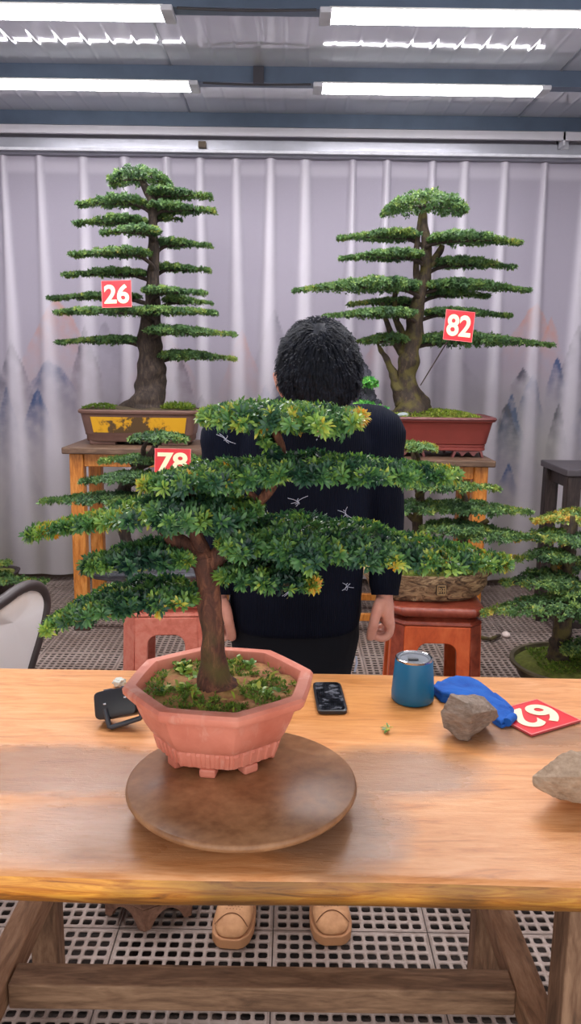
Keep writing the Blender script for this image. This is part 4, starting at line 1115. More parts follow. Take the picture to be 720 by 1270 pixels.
number_sign('62', (b + c_) / 2, b - a, a - c_, (b - a).length, (a - c_).length, 'red number sign 62 lying on the table, upside down to the viewer')

# ------------------------------------------------------------------ things on the work table
def tumbler():
    t0 = PZ(511, 868, ZT); r0 = 26 * mpp(t0)
    ztop = P(513, 815, t0.y).z; r1 = 22.5 * mpp(Vector((t0.x, t0.y, ztop)))
    root = thing('tumbler', 'teal blue steel tumbler with a clear lid on the table', 'tumbler', (t0.x, t0.y, ZT))
    x, y = t0.x, t0.y
    MB().lathe([(0, ZT + .0008), (r0 - .004, ZT + .0008), (r0, ZT + .005), (r0 + .0005, ZT + .02), (r1 + .0015, ztop - .006), (r1 + .0005, ztop - .004), (r1 - .006, ztop - .005), (0, ztop - .02)], x, y, 64).build('body', plain('teal_coat', srgb(6, 104, 150), .4, 0, .04), root, angle=50)
    MB().lathe([(r1 + .0005, ztop - .0045), (r1 + .001, ztop), (r1 - .001, ztop + .0015), (r1 - .003, ztop), (r1 - .004, ztop - .006)], x, y, 64, cap=False).build('steel_rim', M_steel, root)
    lid = MB().lathe([(0, ztop - .006), (r1 - .0045, ztop - .006), (r1 - .0045, ztop - .001), (r1 - .0075, ztop - .001), (r1 - .009, ztop - .004), (0, ztop - .004)], x, y, 48).build('lid', plain('grey_clear_lid', srgb(132, 136, 144), .15, 0, .1), root, angle=40)
    MB().box(x - .014, x + .008, y - .012, y - .004, ztop - .004, ztop + .001).build('lid_slider', plain('dark_slider', srgb(56, 58, 64), .3), lid, False, .002)
tumbler()

def phone():
    a, b, c_, d_ = PZ(387, 846, ZT + .009), PZ(422, 845, ZT + .009), PZ(431, 881, ZT + .009), PZ(394, 882, ZT + .009)
    cen = (a + b + c_ + d_) / 4; yd = ((a + b) - (c_ + d_)).normalized(); yd.z = 0; xd = yd.cross(Vector((0, 0, 1)))
    h = ((a + b) / 2 - (c_ + d_) / 2).length; w_ = ((b - a).length + (c_ - d_).length) / 2
    M = Matrix((xd, yd, Vector((0, 0, 1)))).transposed().to_4x4(); M.translation = Vector((cen.x, cen.y, ZT))
    root = thing('phone', 'black phone lying face up on the table by the pink pot', 'phone', (cen.x, cen.y, ZT))
    rr = [(M @ p) for p in supring(0, 0, .0008, w_ / 2 - .001, h / 2 - .001, 9, 56)]
    L = lambda z, i: [M @ p for p in supring(0, 0, z, w_ / 2 - i, h / 2 - i, 9, 56)]
    MB().loft([L(.0008, .002), L(.002, 0), L(.0078, 0), L(.009, .0015)]).build('body', M_black, root, angle=50)
    t = NT('phone_screen'); v = t.coord((1, 1, 1)); n1 = t.noise(v, 60, 3, .5, .4)
    t.l(t.ramp(n1, [(.35, srgb(14, 15, 18)), (.55, srgb(40, 42, 48)), (.7, srgb(110, 112, 120))]), t.b.inputs['Base Color']); t.b.inputs['Roughness'].default_value = .06
    MB().loft([L(.0088, .004), L(.0094, .004)]).build('screen', t.m, root, angle=50)
phone()

def work_light():
    """black clip lamp lying on its stand bracket"""
    D = PZ(150, 900, ZT).y
    root = thing('work_light', 'small black box lamp tilted on its wire bracket left of the pink pot', 'lamp', P(148, 890, D))
    def ringat(pts, dd): return [P(px, py, D + dd) for px, py in pts]
    back = [(117, 890), (118, 884), (124, 868), (128, 862), (134, 858), (152, 852), (160, 851), (172, 857), (177, 866), (176, 876), (170, 884), (160, 889), (140, 894), (124, 897), (119, 896)]
    # body: rounded box tipped back
    A = P(126, 868, D + .01); B = P(170, 860, D - .005); dn = (P(122, 893, D - .005) - A)
    xd = (B - A).normalized(); zd = (-(dn) - xd * (-(dn)).dot(xd)).normalized(); nd = zd.cross(xd).normalized()
    w_ = (B - A).length + .012; h = dn.length * 1.28
    cen = P(147, 872, D + .012)
    M = Matrix((xd, nd, zd)).transposed().to_4x4(); M.translation = cen
    rings = []
    for (dy, i) in ((-.019, .005), (-.017, .001), (-.012, 0), (.012, 0), (.017, .001), (.019, .005)):
        rings.append([M @ Vector((p.x, dy, p.y)) for p in supring(0, 0, 0, w_ / 2 - i, h / 2 - i + .003, 7, 48)])
    body = MB().loft(rings).build('body', M_black, root, angle=50)
    # top buttons, two pale screws on the face
    for k in (-.3, .12):
        MB().box(w_ * k, w_ * k + .017, -.009, .007, h / 2 + .001, h / 2 + .0055, M).build('button', plain('button_blue_grey', srgb(66, 78, 100), .4), body, False, .0015)
    for k, q in ((-.22, .0), (.28, .006)):
        MB().box(w_ * k - .003, w_ * k + .003, -.0205, -.018, q - .001, q + .003, M).build('screw', M_steel, body, False, .001)
    pts = [P(130, 878, D - .004), P(136, 903, D - .022), P(176, 890, D - .016), P(172, 866, D - .002)]
    pts = [Vector((p.x, p.y, max(p.z, ZT + .0055))) for p in pts]
    mb = MB(); full = []
    for a, b in zip(pts, pts[1:]): full += [a.lerp(b, .06), a.lerp(b, .5), a.lerp(b, .94)]
    mb.tube(full, [.0052] * len(full), 8); mb.build('bracket', plain('bracket_grey', srgb(52, 58, 68), .4), root, angle=60)
work_light()
# crumpled white scrap behind the lamp
q = PZ(148, 852, ZT)
bm = bmesh.new(); bmesh.ops.create_icosphere(bm, subdivisions=4, radius=1)
for v in bm.verts:
    k = 1 + .5 * noise.noise(v.co * 1.8 + Vector((3, 1, 2))) + .2 * noise.noise(v.co * 5); v.co = Vector((q.x + v.co.x * .013 * k, q.y + v.co.y * .012 * k, ZT + .011 + v.co.z * .0095 * k))
me = bpy.data.meshes.new('paper_scrap'); bm.to_mesh(me); bm.free()
tag(link('paper_scrap', me, plain('scrap_white', srgb(206, 208, 200), .8), angle=25), 'crumpled white paper scrap behind the black box lamp', 'paper')

def rock(name, label, hull, mat, seed, amp=.0032):
    bm = bmesh.new()
    for p in hull: bm.verts.new(p)
    r = bmesh.ops.convex_hull(bm, input=list(bm.verts))
    bmesh.ops.delete(bm, geom=[g for g in r['geom_interior'] if isinstance(g, bmesh.types.BMVert)], context='VERTS')
    bmesh.ops.triangulate(bm, faces=bm.faces)
    for k in range(5): bmesh.ops.subdivide_edges(bm, edges=bm.edges, cuts=1, use_grid_fill=True)
    for k in range(1): bmesh.ops.smooth_vert(bm, verts=bm.verts, factor=.5, use_axis_x=True, use_axis_y=True, use_axis_z=True)
    bm.normal_update()
    for v in bm.verts:
        n_ = noise.noise(v.co * 38 + Vector((seed, 0, 0))); m_ = noise.noise(Vector((v.co.x * 90 + v.co.z * 60, v.co.y * 40, v.co.z * 120 + seed))); rg = 1 - abs(noise.noise(v.co * 60 + Vector((0, seed, 0)))) * 2
        v.co += v.normal * (amp * n_ + amp * .55 * m_ + amp * .35 * rg)
    zmin = min(v.co.z for v in bm.verts)
    for v in bm.verts: v.co.z += ZT + .0006 - zmin
    me = bpy.data.meshes.new(name); bm.to_mesh(me); bm.free()
    return tag(link(name, me, mat, angle=35), label, 'rock')
def rockmat(name, a, b, c):
    t = NT(name); v = t.coord(); n1 = t.noise(v, 22, 6, .65, .6); n2 = t.noise(t.coord((1, 1, 3), (.5, .4, .2)), 90, 5, .7)
    t.l(t.mix(.4, t.ramp(n1, [(.3, a), (.52, b), (.75, c)]), t.ramp(n2, [(.35, a), (.7, c)])), t.b.inputs['Base Color']); t.b.inputs['Roughness'].default_value = .85
    t.bump(n2, .5, .004); return t.m
Dr = PZ(578, 921, ZT).y
rock('rock', 'grey angular rock leaning on the blue cloth', [P(558, 865, Dr + .02), P(566, 863, Dr + .045), P(600, 867, Dr + .05), P(617, 884, Dr + .03), P(617, 892, Dr + .04), P(600, 901, Dr + .02), P(588, 911, Dr + .005), P(579, 922, Dr), P(570, 920, Dr + .002), P(550, 906, Dr + .012), P(545, 886, Dr + .018), P(585, 888, Dr - .012), P(578, 875, Dr + .0), P(604, 890, Dr + .055), P(560, 885, Dr + .06), P(585, 872, Dr + .06), P(556, 900, Dr + .045), PZ(601, 899, ZT), PZ(588, 908, ZT)], rockmat('rock_grey', srgb(92, 78, 68), srgb(140, 122, 108), srgb(172, 154, 140)), 3.1)
Dr2 = PZ(700, 1014, ZT).y
rock('rock', 'tan rock cut off by the right edge of the frame, near the table front', [P(659, 985, Dr2 + .02), P(661, 994, Dr2 + .015), P(683, 1010, Dr2 + .002), P(706, 1016, Dr2), P(740, 1014, Dr2 + .005), P(765, 1000, Dr2 + .03), P(770, 985, Dr2 + .07), P(745, 962, Dr2 + .07), P(720, 952, Dr2 + .05), P(706, 951, Dr2 + .045), P(690, 960, Dr2 + .04), P(675, 973, Dr2 + .035), P(690, 985, Dr2 - .004), P(720, 985, Dr2 - .012), P(705, 978, Dr2 + .12), P(745, 985, Dr2 + .12)] + [PZ(x, y, ZT) for x, y in ((670, 1000), (688, 1012), (715, 1016), (748, 1012), (768, 1000), (700, 975), (750, 975))], rockmat('rock_tan', srgb(128, 104, 82), srgb(170, 144, 120), srgb(194, 170, 146)), 8.4, .003)

def cloth():
    """folded blue cloth: a slumped double layer with rolled right edge"""
    out = [(533, 858), (540, 852), (560, 848), (580, 848), (592, 852), (600, 860), (612, 870), (624, 880), (634, 893), (633, 900), (622, 905), (612, 899), (606, 888), (585, 877), (560, 874), (545, 871)]
    wp = [PZ(x, y, ZT) for x, y in out]; cen = sum(wp, Vector()) / len(wp)
    rings = []; n = 96
    loop = []
    for i_ in range(len(wp)):
        for f_ in (.04, .22, .4, .58, .76, .94): loop.append(tuple(wp[i_].lerp(wp[(i_ + 1) % len(wp)], f_)))
    for (f, z) in ((.97, .0006), (1.0, .003), (1.0, .0065), (.99, .008), (.945, .0085), (.94, .0092), (.965, .0105), (.97, .0135), (.955, .016), (.92, .0172), (.8, .018), (.6, .019), (.4, .0195), (.2, .0195), (.01, .0195)):
        ring = []
        for i, p in enumerate(loop):
            q = cen + (Vector(p) - cen) * f
            wv = .005 * noise.noise(Vector((q.x * 16 + q.y * 12, q.y * 14, 1))) + .0035 * (1 - abs(noise.noise(Vector((q.x * 34 + q.y * 30, q.y * 12 - q.x * 8, 2)))) * 2)
            ring.append(Vector((q.x, q.y, ZT + z + (wv if z > .008 else 0))))
        rings.append(ring)
    t = NT('blue_cloth'); v = t.coord(); n1 = t.noise(v, 300, 3); n2 = t.noise(v, 20, 3)
    t.l(t.ramp(n2, [(.3, srgb(8, 74, 160)), (.7, srgb(18, 98, 190))]), t.b.inputs['Base Color']); t.b.inputs['Roughness'].default_value = .85; t.bump(n1, .5, .002)
    o = MB().loft(rings).build('cloth', t.m, None, angle=50)
    tag(o, 'folded bright blue cloth under the grey rock beside the tumbler', 'cloth')
    e_ = [PZ(x, y, ZT) for x, y in ((612, 870), (622, 879), (631, 889), (634, 896), (628, 903))]
    mb = MB(); mb.tube([Vector((p.x, p.y, ZT + .012)) for p in e_], [.0085, .0095, .01, .0095, .008], 12, .1, 40)
    mb.build('rolled_fold', t.m, o)
cloth()

q = PZ(481, 906, ZT + .002); rng = np.random.default_rng(77)
sp = leafmesh('leaf_sprig', [gen_leaves(np.array([[q.x, q.y, ZT + .006]] * 3), np.array([[0, -.25, 1.], [.1, 0, 1.], [-.1, .1, 1]]), 7, .013, .0038, np.array([.55, .7, .8]), rng, (60, 88), droop=.1)], M_leaf, None)
tag(sp, 'tiny green leaf sprig lying alone on the table', 'leaf sprig')
# twig and pale pebble on the floor by the right stool
q = P(606, 786, 3.9)
tag(MB().tube([PZ(596, 791, .015), PZ(608, 793, .02), PZ(619, 788, .015)], [.012, .014, .008], 8, .3, 20).build('twig', M_bark_mid), 'short brown twig on the floor grating beside the orange-panelled stool', 'twig')
q = PZ(627, 787, .016)
tag(MB().ell((q.x, q.y, .0162), (.022, .03, .016)).build('pebble', plain('pebble_pale', srgb(222, 204, 196), .6)), 'pale pebble on the floor grating beside the short twig', 'pebble')

# ------------------------------------------------------------------ chair at the left
def chair():
    pl = [(-62, 838, 1.98), (-66, 800, 1.98), (-60, 782, 1.99), (-40, 768, 2.01), (-15, 757, 2.06), (5, 744, 2.12), (22, 732, 2.18), (38, 726, 2.24), (50, 730, 2.29), (56, 744, 2.31), (54, 764, 2.30), (47, 792, 2.28), (38, 822, 2.26), (30, 850, 2.24)]
    W_ = [P(x, y, d) for x, y, d in pl]
    root = thing('chair', 'white chair with a dark curved back frame behind the left of the table', 'chair', (-.62, 2.1, 0))
    sp = spline([tuple(p) for p in W_], 70)
    t = plain('chair_dark_frame', srgb(58, 48, 48), .45)
    mb = MB(); mb.tube(sp, [.0165] * 70, 12); fr_ = mb.build('back_frame', t, root)
    pts = [Vector(p) for p in sp]; cen = sum(pts, Vector()) / len(pts)
    nrm = (pts[0] - pts[-1]).cross(pts[35] - cen).normalized()
    if nrm.y > 0: nrm = -nrm
    ins = [cen + (p - cen) * .93 for p in pts]
    rings = [[p - nrm * .014 for p in [cen + (q - cen) * .97 for q in ins]], [p - nrm * .006 for p in ins], [p + nrm * .006 for p in ins]]
    for f in (.9, .7, .4, .02): rings.append([cen + (p - cen) * f + nrm * (.006 + .012 * (1 - f ** 2)) for p in ins])
    pm = NT('chair_white_pad'); v = pm.coord(); n1 = pm.noise(v, 7, 5, .6)
    sz = pm.n('ShaderNodeSeparateXYZ'); tc = pm.n('ShaderNodeTexCoord'); pm.l(tc.outputs['Object'], sz.inputs[0])
    zt_ = max(p.z for p in pts)
    ed = pm.math('MULTIPLY', pm.math('MULTIPLY_ADD', pm.math('SUBTRACT', sz.outputs[2], zt_ - .09), 9, 0, clamp=True), pm.ramp(n1, [(.35, (0, 0, 0, 1)), (.6, (1, 1, 1, 1))]))
    pm.l(pm.mix(pm.math('MULTIPLY', ed, .6), srgb(236, 230, 230), srgb(214, 176, 132)), pm.b.inputs['Base Color']); pm.b.inputs['Roughness'].default_value = .5
    MB().loft(rings).build('back_pad', pm.m, root, angle=60)
    # seat and legs below the table top level
    a = Vector((pts[0].x, pts[0].y, 0)); b = Vector((pts[-1].x, pts[-1].y, 0)); xd = (b - a).normalized(); nd = Vector((xd.y, -xd.x, 0))
    if nd.y < 0: nd = -nd
    c0 = (a + b) / 2
    M = Matrix((xd, nd, Vector((0, 0, 1)))).transposed().to_4x4(); M.translation = Vector((c0.x, c0.y, 0))
    L = lambda z, i: [M @ (Vector((p.x, p.y + .2, z))) for p in supring(0, 0, 0, .21 - i, .2 - i, 4, 40)]
    MB().loft([L(.41, .01), L(.415, 0), L(.45, 0), L(.465, .015), L(.47, .06)]).build('seat', pm.m, root)
    for x, y in ((-.17, .03), (.17, .03), (-.17, .36), (.17, .36)):
        top = M @ Vector((x, y, .412)); bt = M @ Vector((x * 1.08, y + (.02 if y > .2 else -.03), .0005))
        MB().tube([top, bt], [.016, .012], 10).build('leg', t, root)
    for i in (0, -1):
        p = pts[i]; g = M @ Vector(((-.17 if i == 0 else .17), .03, .43))
        MB().tube([p, g], [.0165, .016], 10).build('back_post', t, root)
chair()

# low scalloped wooden plinth on the floor under the table
def plinth():
    ap = PZ(180, 1159, 0)
    R = .14; cx, cy = ap.x - .005, ap.y + R
    root = thing('plinth', 'low brown hexagonal wooden plinth with scalloped skirt under the table', 'plinth', (cx, cy, 0))
    hexa = lambda r, z: [Vector((cx + r * math.cos(a), cy + r * math.sin(a), z)) for a in [-PI / 2 + PI / 3 * i for i in range(6)]]
    wd = wood('plinth_wood', srgb(84, 56, 44), srgb(128, 92, 74), srgb(156, 118, 98), (8, 8, 8), .5)
    MB().loft([hexa(R - .015, .062), hexa(R, .068), hexa(R, .085), hexa(R - .012, .092)]).build('top', wd, root, False, .003)
    MB().loft([hexa(R - .03, .0905), hexa(R - .03, .0945)]).build('inset', plain('plinth_inset', srgb(214, 188, 174), .5), root, False, .001)
    h6 = hexa(R - .008, 0)
    for i in range(6):
        a, b = h6[i], h6[(i + 1) % 6]; pts = []
        for k in range(25):
            f = k / 24; z = 0.0006 if f < .16 or f > .84 else .046 * min(1, math.sin((f - .16) / .68 * PI) ** .6)
            p = a.lerp(b, f); pts.append(Vector((p.x, p.y, z)))
        pts += [Vector((b.x, b.y, .0615)), Vector((a.x, a.y, .0615))]
        inn = Vector((cx, cy, 0)) - (a + b) / 2; inn.z = 0
        MB().prism(pts, inn.normalized() * .014).build('skirt_panel', wd, root, False)
plinth()

# ------------------------------------------------------------------ the person, facing the viewer with a bowed head
def person():
    DT = 2.03
    root = thing('person', 'person in a dark navy sweater and tan shoes standing behind the table, head bowed', 'person', (-.01, DT, 0))
    X = lambda px, py=600, D=DT: P(px, py, D).x
    Zp = lambda py, D=DT, px=370: P(px, py, D).z
    skin = NT('skin'); v = skin.coord(); n1 = skin.noise(v, 30, 4)
    skin.l(skin.ramp(n1, [(.3, srgb(216, 152, 132)), (.7, srgb(232, 172, 152))]), skin.b.inputs['Base Color']); skin.b.inputs['Roughness'].default_value = .5
    skin.b.inputs['Subsurface Weight'].default_value = .08; skin.b.inputs['Subsurface Radius'].default_value = (.01, .004, .002)
    sh_l = P(282, 540, DT); sh_r = P(470, 540, DT)           # shoulder joints
    el_l = P(270, 640, DT + .03); el_r = P(478, 640, DT + .03)
    wr_l = P(271, 736, DT - .03); wr_r = P(477, 736, DT - .03)
    body = MB()
    hc = P(397, 472, 1.86)                                   # centre of the skull
    bow = math.radians(62)
    HM = Matrix.Translation(hc) @ Matrix.Rotation(math.radians(-7), 4, 'Y') @ Matrix.Rotation(bow, 4, 'X')
    H3 = HM.to_3x3()
    hp = lambda x, y, z: HM @ Vector((x, y, z))
    # head in its own frame: face towards -y, crown +z
    body.ell(hp(0, .012, .028), (.078, .098, .082), H3)
    body.ell(hp(0, -.018, -.025), (.066, .078, .075), H3)
    body.ell(hp(0, -.042, -.075), (.046, .05, .045), H3)
    body.ell(hp(0, -.1, -.03), (.011, .012, .026), H3); body.ell(hp(0, -.108, -.048), (.016, .013, .011), H3)   # nose
    body.ell(hp(0, -.09, -.079), (.022, .01, .005), H3); body.ell(hp(0, -.088, -.089), (.019, .01, .006), H3)   # lips
    for s_ in (-1, 1):
        E = H3 @ Matrix.Rotation(math.radians(-18 * s_), 3, 'Z')
        eo = 0 if s_ < 0 else -.012
        body.ell(hp((.094 + eo) * s_, .008, -.014), (.009, .02, .035), E); body.ell(hp((.098 + eo) * s_, .018, .002), (.008, .015, .018), E); body.ell(hp((.088 + eo) * s_, .0, -.045), (.009, .01, .012), E)
        body.ell(hp(.084 * s_, .006, -.014), (.014, .012, .02), H3)
        body.ell(hp(.032 * s_, -.088, .008), (.024, .012, .008), H3)     # brow ridge
        body.ell(hp(.04 * s_, -.08, -.035), (.022, .02, .02), H3)        # cheek
    nb = Vector(((sh_l.x + sh_r.x) / 2 + .01, DT - .005, Zp(522)))
    body.tube(spline([tuple(nb + Vector((0, .01, -.07))), tuple(nb + Vector((.004, -.02, .02))), tuple(hp(0, .03, -.06)), tuple(hp(0, .01, -.01))], 14), [.07] * 3 + [.056] * 8 + [.058] * 3, 18)
    # trunk
    tz = [(.79, .120, .07), (.85, .148, .095), (.95, .140, .098), (1.08, .152, .105), (1.2, .166, .108), (1.29, .150, .09), (1.345, .085, .065)]
    cx0 = X(366, 700)
    ctr = lambda z: Vector((cx0 + (nb.x - cx0) * max(0, (z - .8) / .55), DT + .02 - .03 * max(0, (z - .9) / .45), z))
    body.loft([supring(ctr(z).x, ctr(z).y, z, a, b, 2.4, 36) for z, a, b in tz])
    def limb(pts, rad, n=20): body.tube(spline([tuple(p) for p in pts], n), list(np.interp(np.linspace(0, 1, n), np.linspace(0, 1, len(rad)), rad)), 18)
    for (sh, el, wr, s_) in ((sh_l, el_l, wr_l, -1), (sh_r, el_r, wr_r, 1)):
        limb([sh + Vector((-.03 * s_, 0, .02)), sh + Vector((.0, 0, -.02)), el, wr], [.055, .056, .045, .036, .027])
        # hand, relaxed and curled: thumb side towards the viewer, palm towards the thigh
        k = 2.05 / 1000
        q = lambda dx, dz, dy: wr + Vector((dx * k * s_, dy, -dz * k))
        palm = []
        for (dx, dz, w_, h_) in ((0, -4, .018, .027), (0, 6, .022, .034), (1, 16, .024, .042), (2, 26, .022, .045), (4, 36, .019, .045), (5, 42, .013, .038)):
            c_ = q(dx, dz, .012); palm.append([c_ + Vector((w_ * math.cos(a), h_ * math.sin(a), 0)) for a in [2 * PI * i / 20 for i in range(20)]])
        body.loft(palm)
        for fi, (dy, l, r) in enumerate(((-.027, 1.0, .0102), (-.003, 1.08, .0105), (.021, 1.0, .0102), (.044, .82, .0092))):
            pts = [q(4, 22, dy + .012), q(8, 36, dy + .012), q(6 * l, 38 + 13 * l, dy + .01), q(-3 * l, 39 + 17 * l, dy + .007), q(-13 * l, 38 + 14 * l, dy + .004), q(-17 * l, 38 + 9 * l, dy + .004)]
            body.tube(spline([tuple(p) for p in pts], 20), list(np.linspace(r * 1.12, r * .84, 20)), 12)
        th = [q(-4, 6, -.012), q(-11, 20, -.026), q(-14.5, 34, -.034), q(-17.5, 49, -.031), q(-18, 56, -.028)]
        body.tube(spline([tuple(p) for p in th], 14), [.0155, .016, .016, .015, .014, .0135, .013, .013, .0128, .0125, .012, .0112, .0102, .0085], 12)
        # leg
        ft = P(287, 1150, 1.9) if s_ < 0 else P(408, 1150, 1.9)
        hip = Vector((cx0 + .078 * s_, DT + .02, .78)); kn = Vector((cx0 * .5 + ft.x * .5 + .0 * s_, DT + .0, .44)); an = Vector((ft.x * .97, DT + .05, .09))
        limb([hip + Vector((0, 0, .05)), hip, kn, an], [.085, .088, .06, .052, .038])
        body.ell(an + Vector((0, -.06, -.045)), (.036, .11, .03))
    bo = remeshed(body, 'body', skin.m, root, .0034, 5, .5)
    # eyes and brows
    M_ink = plain('eye_dark', srgb(30, 24, 24), .3)
    for s_ in (-1, 1):
        MB().ell(hp(.031 * s_, -.0905, -.012), (.013, .006, .0045), H3).build('eye', M_ink, bo)
        MB().ell(hp(.032 * s_, -.1005, .01), (.02, .004, .004), H3).build('eyebrow', M_ink, bo)
    # ---- hair: close cap plus combed locks
    hm = NT('black_hair'); v = hm.coord(); n1 = hm.noise(v, 60, 4)
    hm.l(hm.ramp(n1, [(.3, srgb(14, 16, 22)), (.7, srgb(32, 36, 47))]), hm.b.inputs['Base Color']); hm.b.inputs['Roughness'].default_value = .62; hm.b.inputs['Specular IOR Level'].default_value = .16
    cap = MB(); rings = []; nu = 40
    def lowz(a):   # hairline height round the head, a=0 at +x, face at -pi/2
        f = -math.sin(a); return .05 if f > .8 else (-.01 + .06 * max(0, (f - .15) / .65) if f > .15 else -.01 - .05 * min(1, (.15 - f)))
    def hr(a, z, add):
        u = max(0, 1 - ((z - .028) / (.094 + add)) ** 2) ** .5
        return Vector(((.080 + add) * u * math.cos(a), .012 + (.100 + add) * u * math.sin(a), z))
    add = .012
    for j in range(14):
        f = j / 13; ring = []
        for i in range(nu):
            a = 2 * PI * i / nu; z0 = lowz(a); z1 = .028 + .0938 + add
            z = z0 + (z1 - z0) * (math.sin(f * PI / 2) * .999); ad = add * (min(1, f * 3.2)) if True else add
            p = hr(a, z, ad); p += p.normalized() * .004 * noise.noise(p * 45)
            ring.append(HM @ p)
        rings.append(ring)
    cap.loft(rings)
    hair = cap.build('hair', hm.m, root, angle=80)
    rng = random.Random(21); V = []; Fc = []
    wh = Vector((.006, .062, .115))                              # whorl at the crown
    cen = Vector((0, .012, .02))
    for k in range(9000):
        a = rng.uniform(0, 2 * PI); sz = rng.uniform(-.42, 1); u = (1 - sz * sz) ** .5
        n0 = Vector((u * math.cos(a), u * math.sin(a), sz))
        p = Vector((n0.x * .088, .012 + n0.y * .108, .028 + n0.z * .1015))
        if p.z < lowz(a) + .002 or (p.x < 0 and abs(p.y - .008) < .03 and p.z < .02): continue
        n_ = Vector((n0.x / .088, n0.y / .108, n0.z / .1015)).normalized()
        d = (p - wh); d = d - n_ * d.dot(n_); d = d.normalized() if d.length > 1e-5 else Vector((0, -1, 0))
        cl = noise.noise(p * 55)                                  # locks gather in clumps
        d = (d + n_ * (.26 + .2 * abs(cl) + .25 * max(0, n0.y * .6 + n0.z * .6 - .35)) + Vector((rng.gauss(0, .12) + cl * .5, rng.gauss(0, .12) - cl * .3, rng.gauss(0, .08)))).normalized()
        L = rng.uniform(.024, .044); w_ = rng.uniform(.0012, .0024); sd = d.cross(n_).normalized() * w_
        o = len(V); mid = p + d * L * .55 + n_ * .001; tip = p + d * L - n_ * L * .28
        V += [HM @ (p - sd), HM @ (p + sd), HM @ (mid + sd * .8), HM @ (mid - sd * .8), HM @ tip]
        Fc += [(o, o + 1, o + 2, o + 3), (o + 3, o + 2, o + 4)]
    me = bpy.data.meshes.new('locks'); me.from_pydata([tuple(p) for p in V], [], Fc)
    link('locks', me, hm.m, hair, smooth=False)
    # ---- sweater
    knit = NT('navy_knit'); v = knit.coord(); n1 = knit.noise(v, 5, 4)
    knit.l(knit.ramp(n1, [(.3, srgb(10, 14, 25)), (.7, srgb(17, 23, 40))]), knit.b.inputs['Base Color']); knit.b.inputs['Roughness'].default_value = .9; knit.b.inputs['Specular IOR Level'].default_value = .12
    wv = knit.n('ShaderNodeTexWave', wave_type='BANDS', bands_direction='X'); knit.l(knit.coord((1, 1, 1)), wv.inputs['Vector']); wv.inputs['Scale'].default_value = 60; wv.inputs['Distortion'].default_value = 1
    knit.bump(knit.math('ADD', wv.outputs['Fac'], knit.math('MULTIPLY', knit.noise(v, 12, 3), 1.2)), .35, .006)
    sw = MB()
    tz = [(.765, .162, .118), (.78, .170, .124), (.83, .172, .124), (.95, .172, .118), (1.08, .176, .122), (1.18, .180, .122), (1.26, .172, .112), (1.31, .150, .096), (1.345, .1, .08), (1.37, .075, .07)]
    sw.loft([supring(ctr(z).x, ctr(z).y - (.02 * max(0, (z - 1.2) / .15)), z, a, b, 2.4, 48) for z, a, b in tz])
    def sl(pts, rad, n=26):
        P_ = spline([tuple(p) for p in pts], n); R_ = list(np.interp(np.linspace(0, 1, n), np.linspace(0, 1, len(rad)), rad))
        sw.tube(P_, R_, 22, .05, 16)
    for (sh, el, wr, s_) in ((sh_l, el_l, wr_l, -1), (sh_r, el_r, wr_r, 1)):
        dn = (wr - el).normalized()
        sl([nb + Vector((.05 * s_, .0, -.035)), sh + Vector((-.012 * s_, 0, .012)), sh + Vector((.004 * s_, 0, -.05)), el, wr - dn * .05, wr - dn * .004], [.062, .066, .064, .054, .047, .041, .035])
    so = remeshed(sw, 'sweater', knit.m, root, .0055, 8, .5)
    # collar ring standing round the neck
    col = MB(); cc = nb + Vector((.0, -.028, .012)); T_ = Matrix.Rotation(math.radians(24), 3, 'X')
    rr = lambda r, z: [cc + T_ @ Vector((r * math.cos(a), r * .92 * math.sin(a), z)) for a in [2 * PI * i / 32 for i in range(32)]]
    col.loft([rr(.088, -.02), rr(.084, .02), rr(.078, .034), rr(.072, .03), rr(.07, -.02)], cap=False)
    col.build('collar', knit.m, so)
    for (wr, el) in ((wr_l, el_l), (wr_r, el_r)):
        dn = (wr - el).normalized()
        MB().tube([wr - dn * .038, wr - dn * .02, wr + dn * .004], [.0385, .0375, .035], 20).build('cuff', knit.m, so)
    # small white thread spiders stitched on the sweater, found by looking from the front
    dg = bpy.context.evaluated_depsgraph_get(); dg.update()
    bvh = BVHTree.FromObject(so, dg)
    thr = plain('white_thread', srgb(176, 184, 204), .6)
    inv = so.matrix_world.inverted()
    def onto(x, z, lift=.0018):
        o = Vector((x, 1.3, z)); hit = bvh.ray_cast(inv @ o, Vector((0, 1, 0)), 2.0)
        return (so.matrix_world @ hit[0]) + Vector((0, -lift, 0)) if hit[0] else None
    for (px, py) in ((277, 547), (369, 622), (429, 639), (358, 735), (431, 733), (330, 640), (300, 700)):
        c_ = P(px, py, DT - .12); rg = random.Random(px); mb = MB()
        for k in range(7):
            a = rg.uniform(-1.3, 1.3); l = rg.uniform(.009, .018); bend = rg.choice((-1, 1)) * rg.uniform(.006, .013)
            pts = [onto(c_.x + math.sin(a) * l * f + bend * f * f, c_.z + math.cos(a) * l * f * (1 if k < 3 else -1)) for f in (0, .33, .66, 1)]
            if all(pts): mb.tube(pts, [.0008] * 4, 5)
        if mb.v: mb.build('stitched_mark', thr, so)
    mb = MB(); a, b = P(392, 546, DT - .12), P(408, 518, DT - .12)
    for k in range(7):
        f = k / 7; p0, p1 = a.lerp(b, f), a.lerp(b, f + .07); p0, p1 = onto(p0.x, p0.z), onto(p1.x, p1.z)
        if p0 and p1: mb.tube([p0, p1], [.0011, .0011], 5)
    if mb.v: mb.build('stitched_line', thr, so)
    # ---- trousers and shoes
    tr = MB(); black = plain('black_trousers', srgb(18, 20, 27), .8, var=.15, spec=.2)
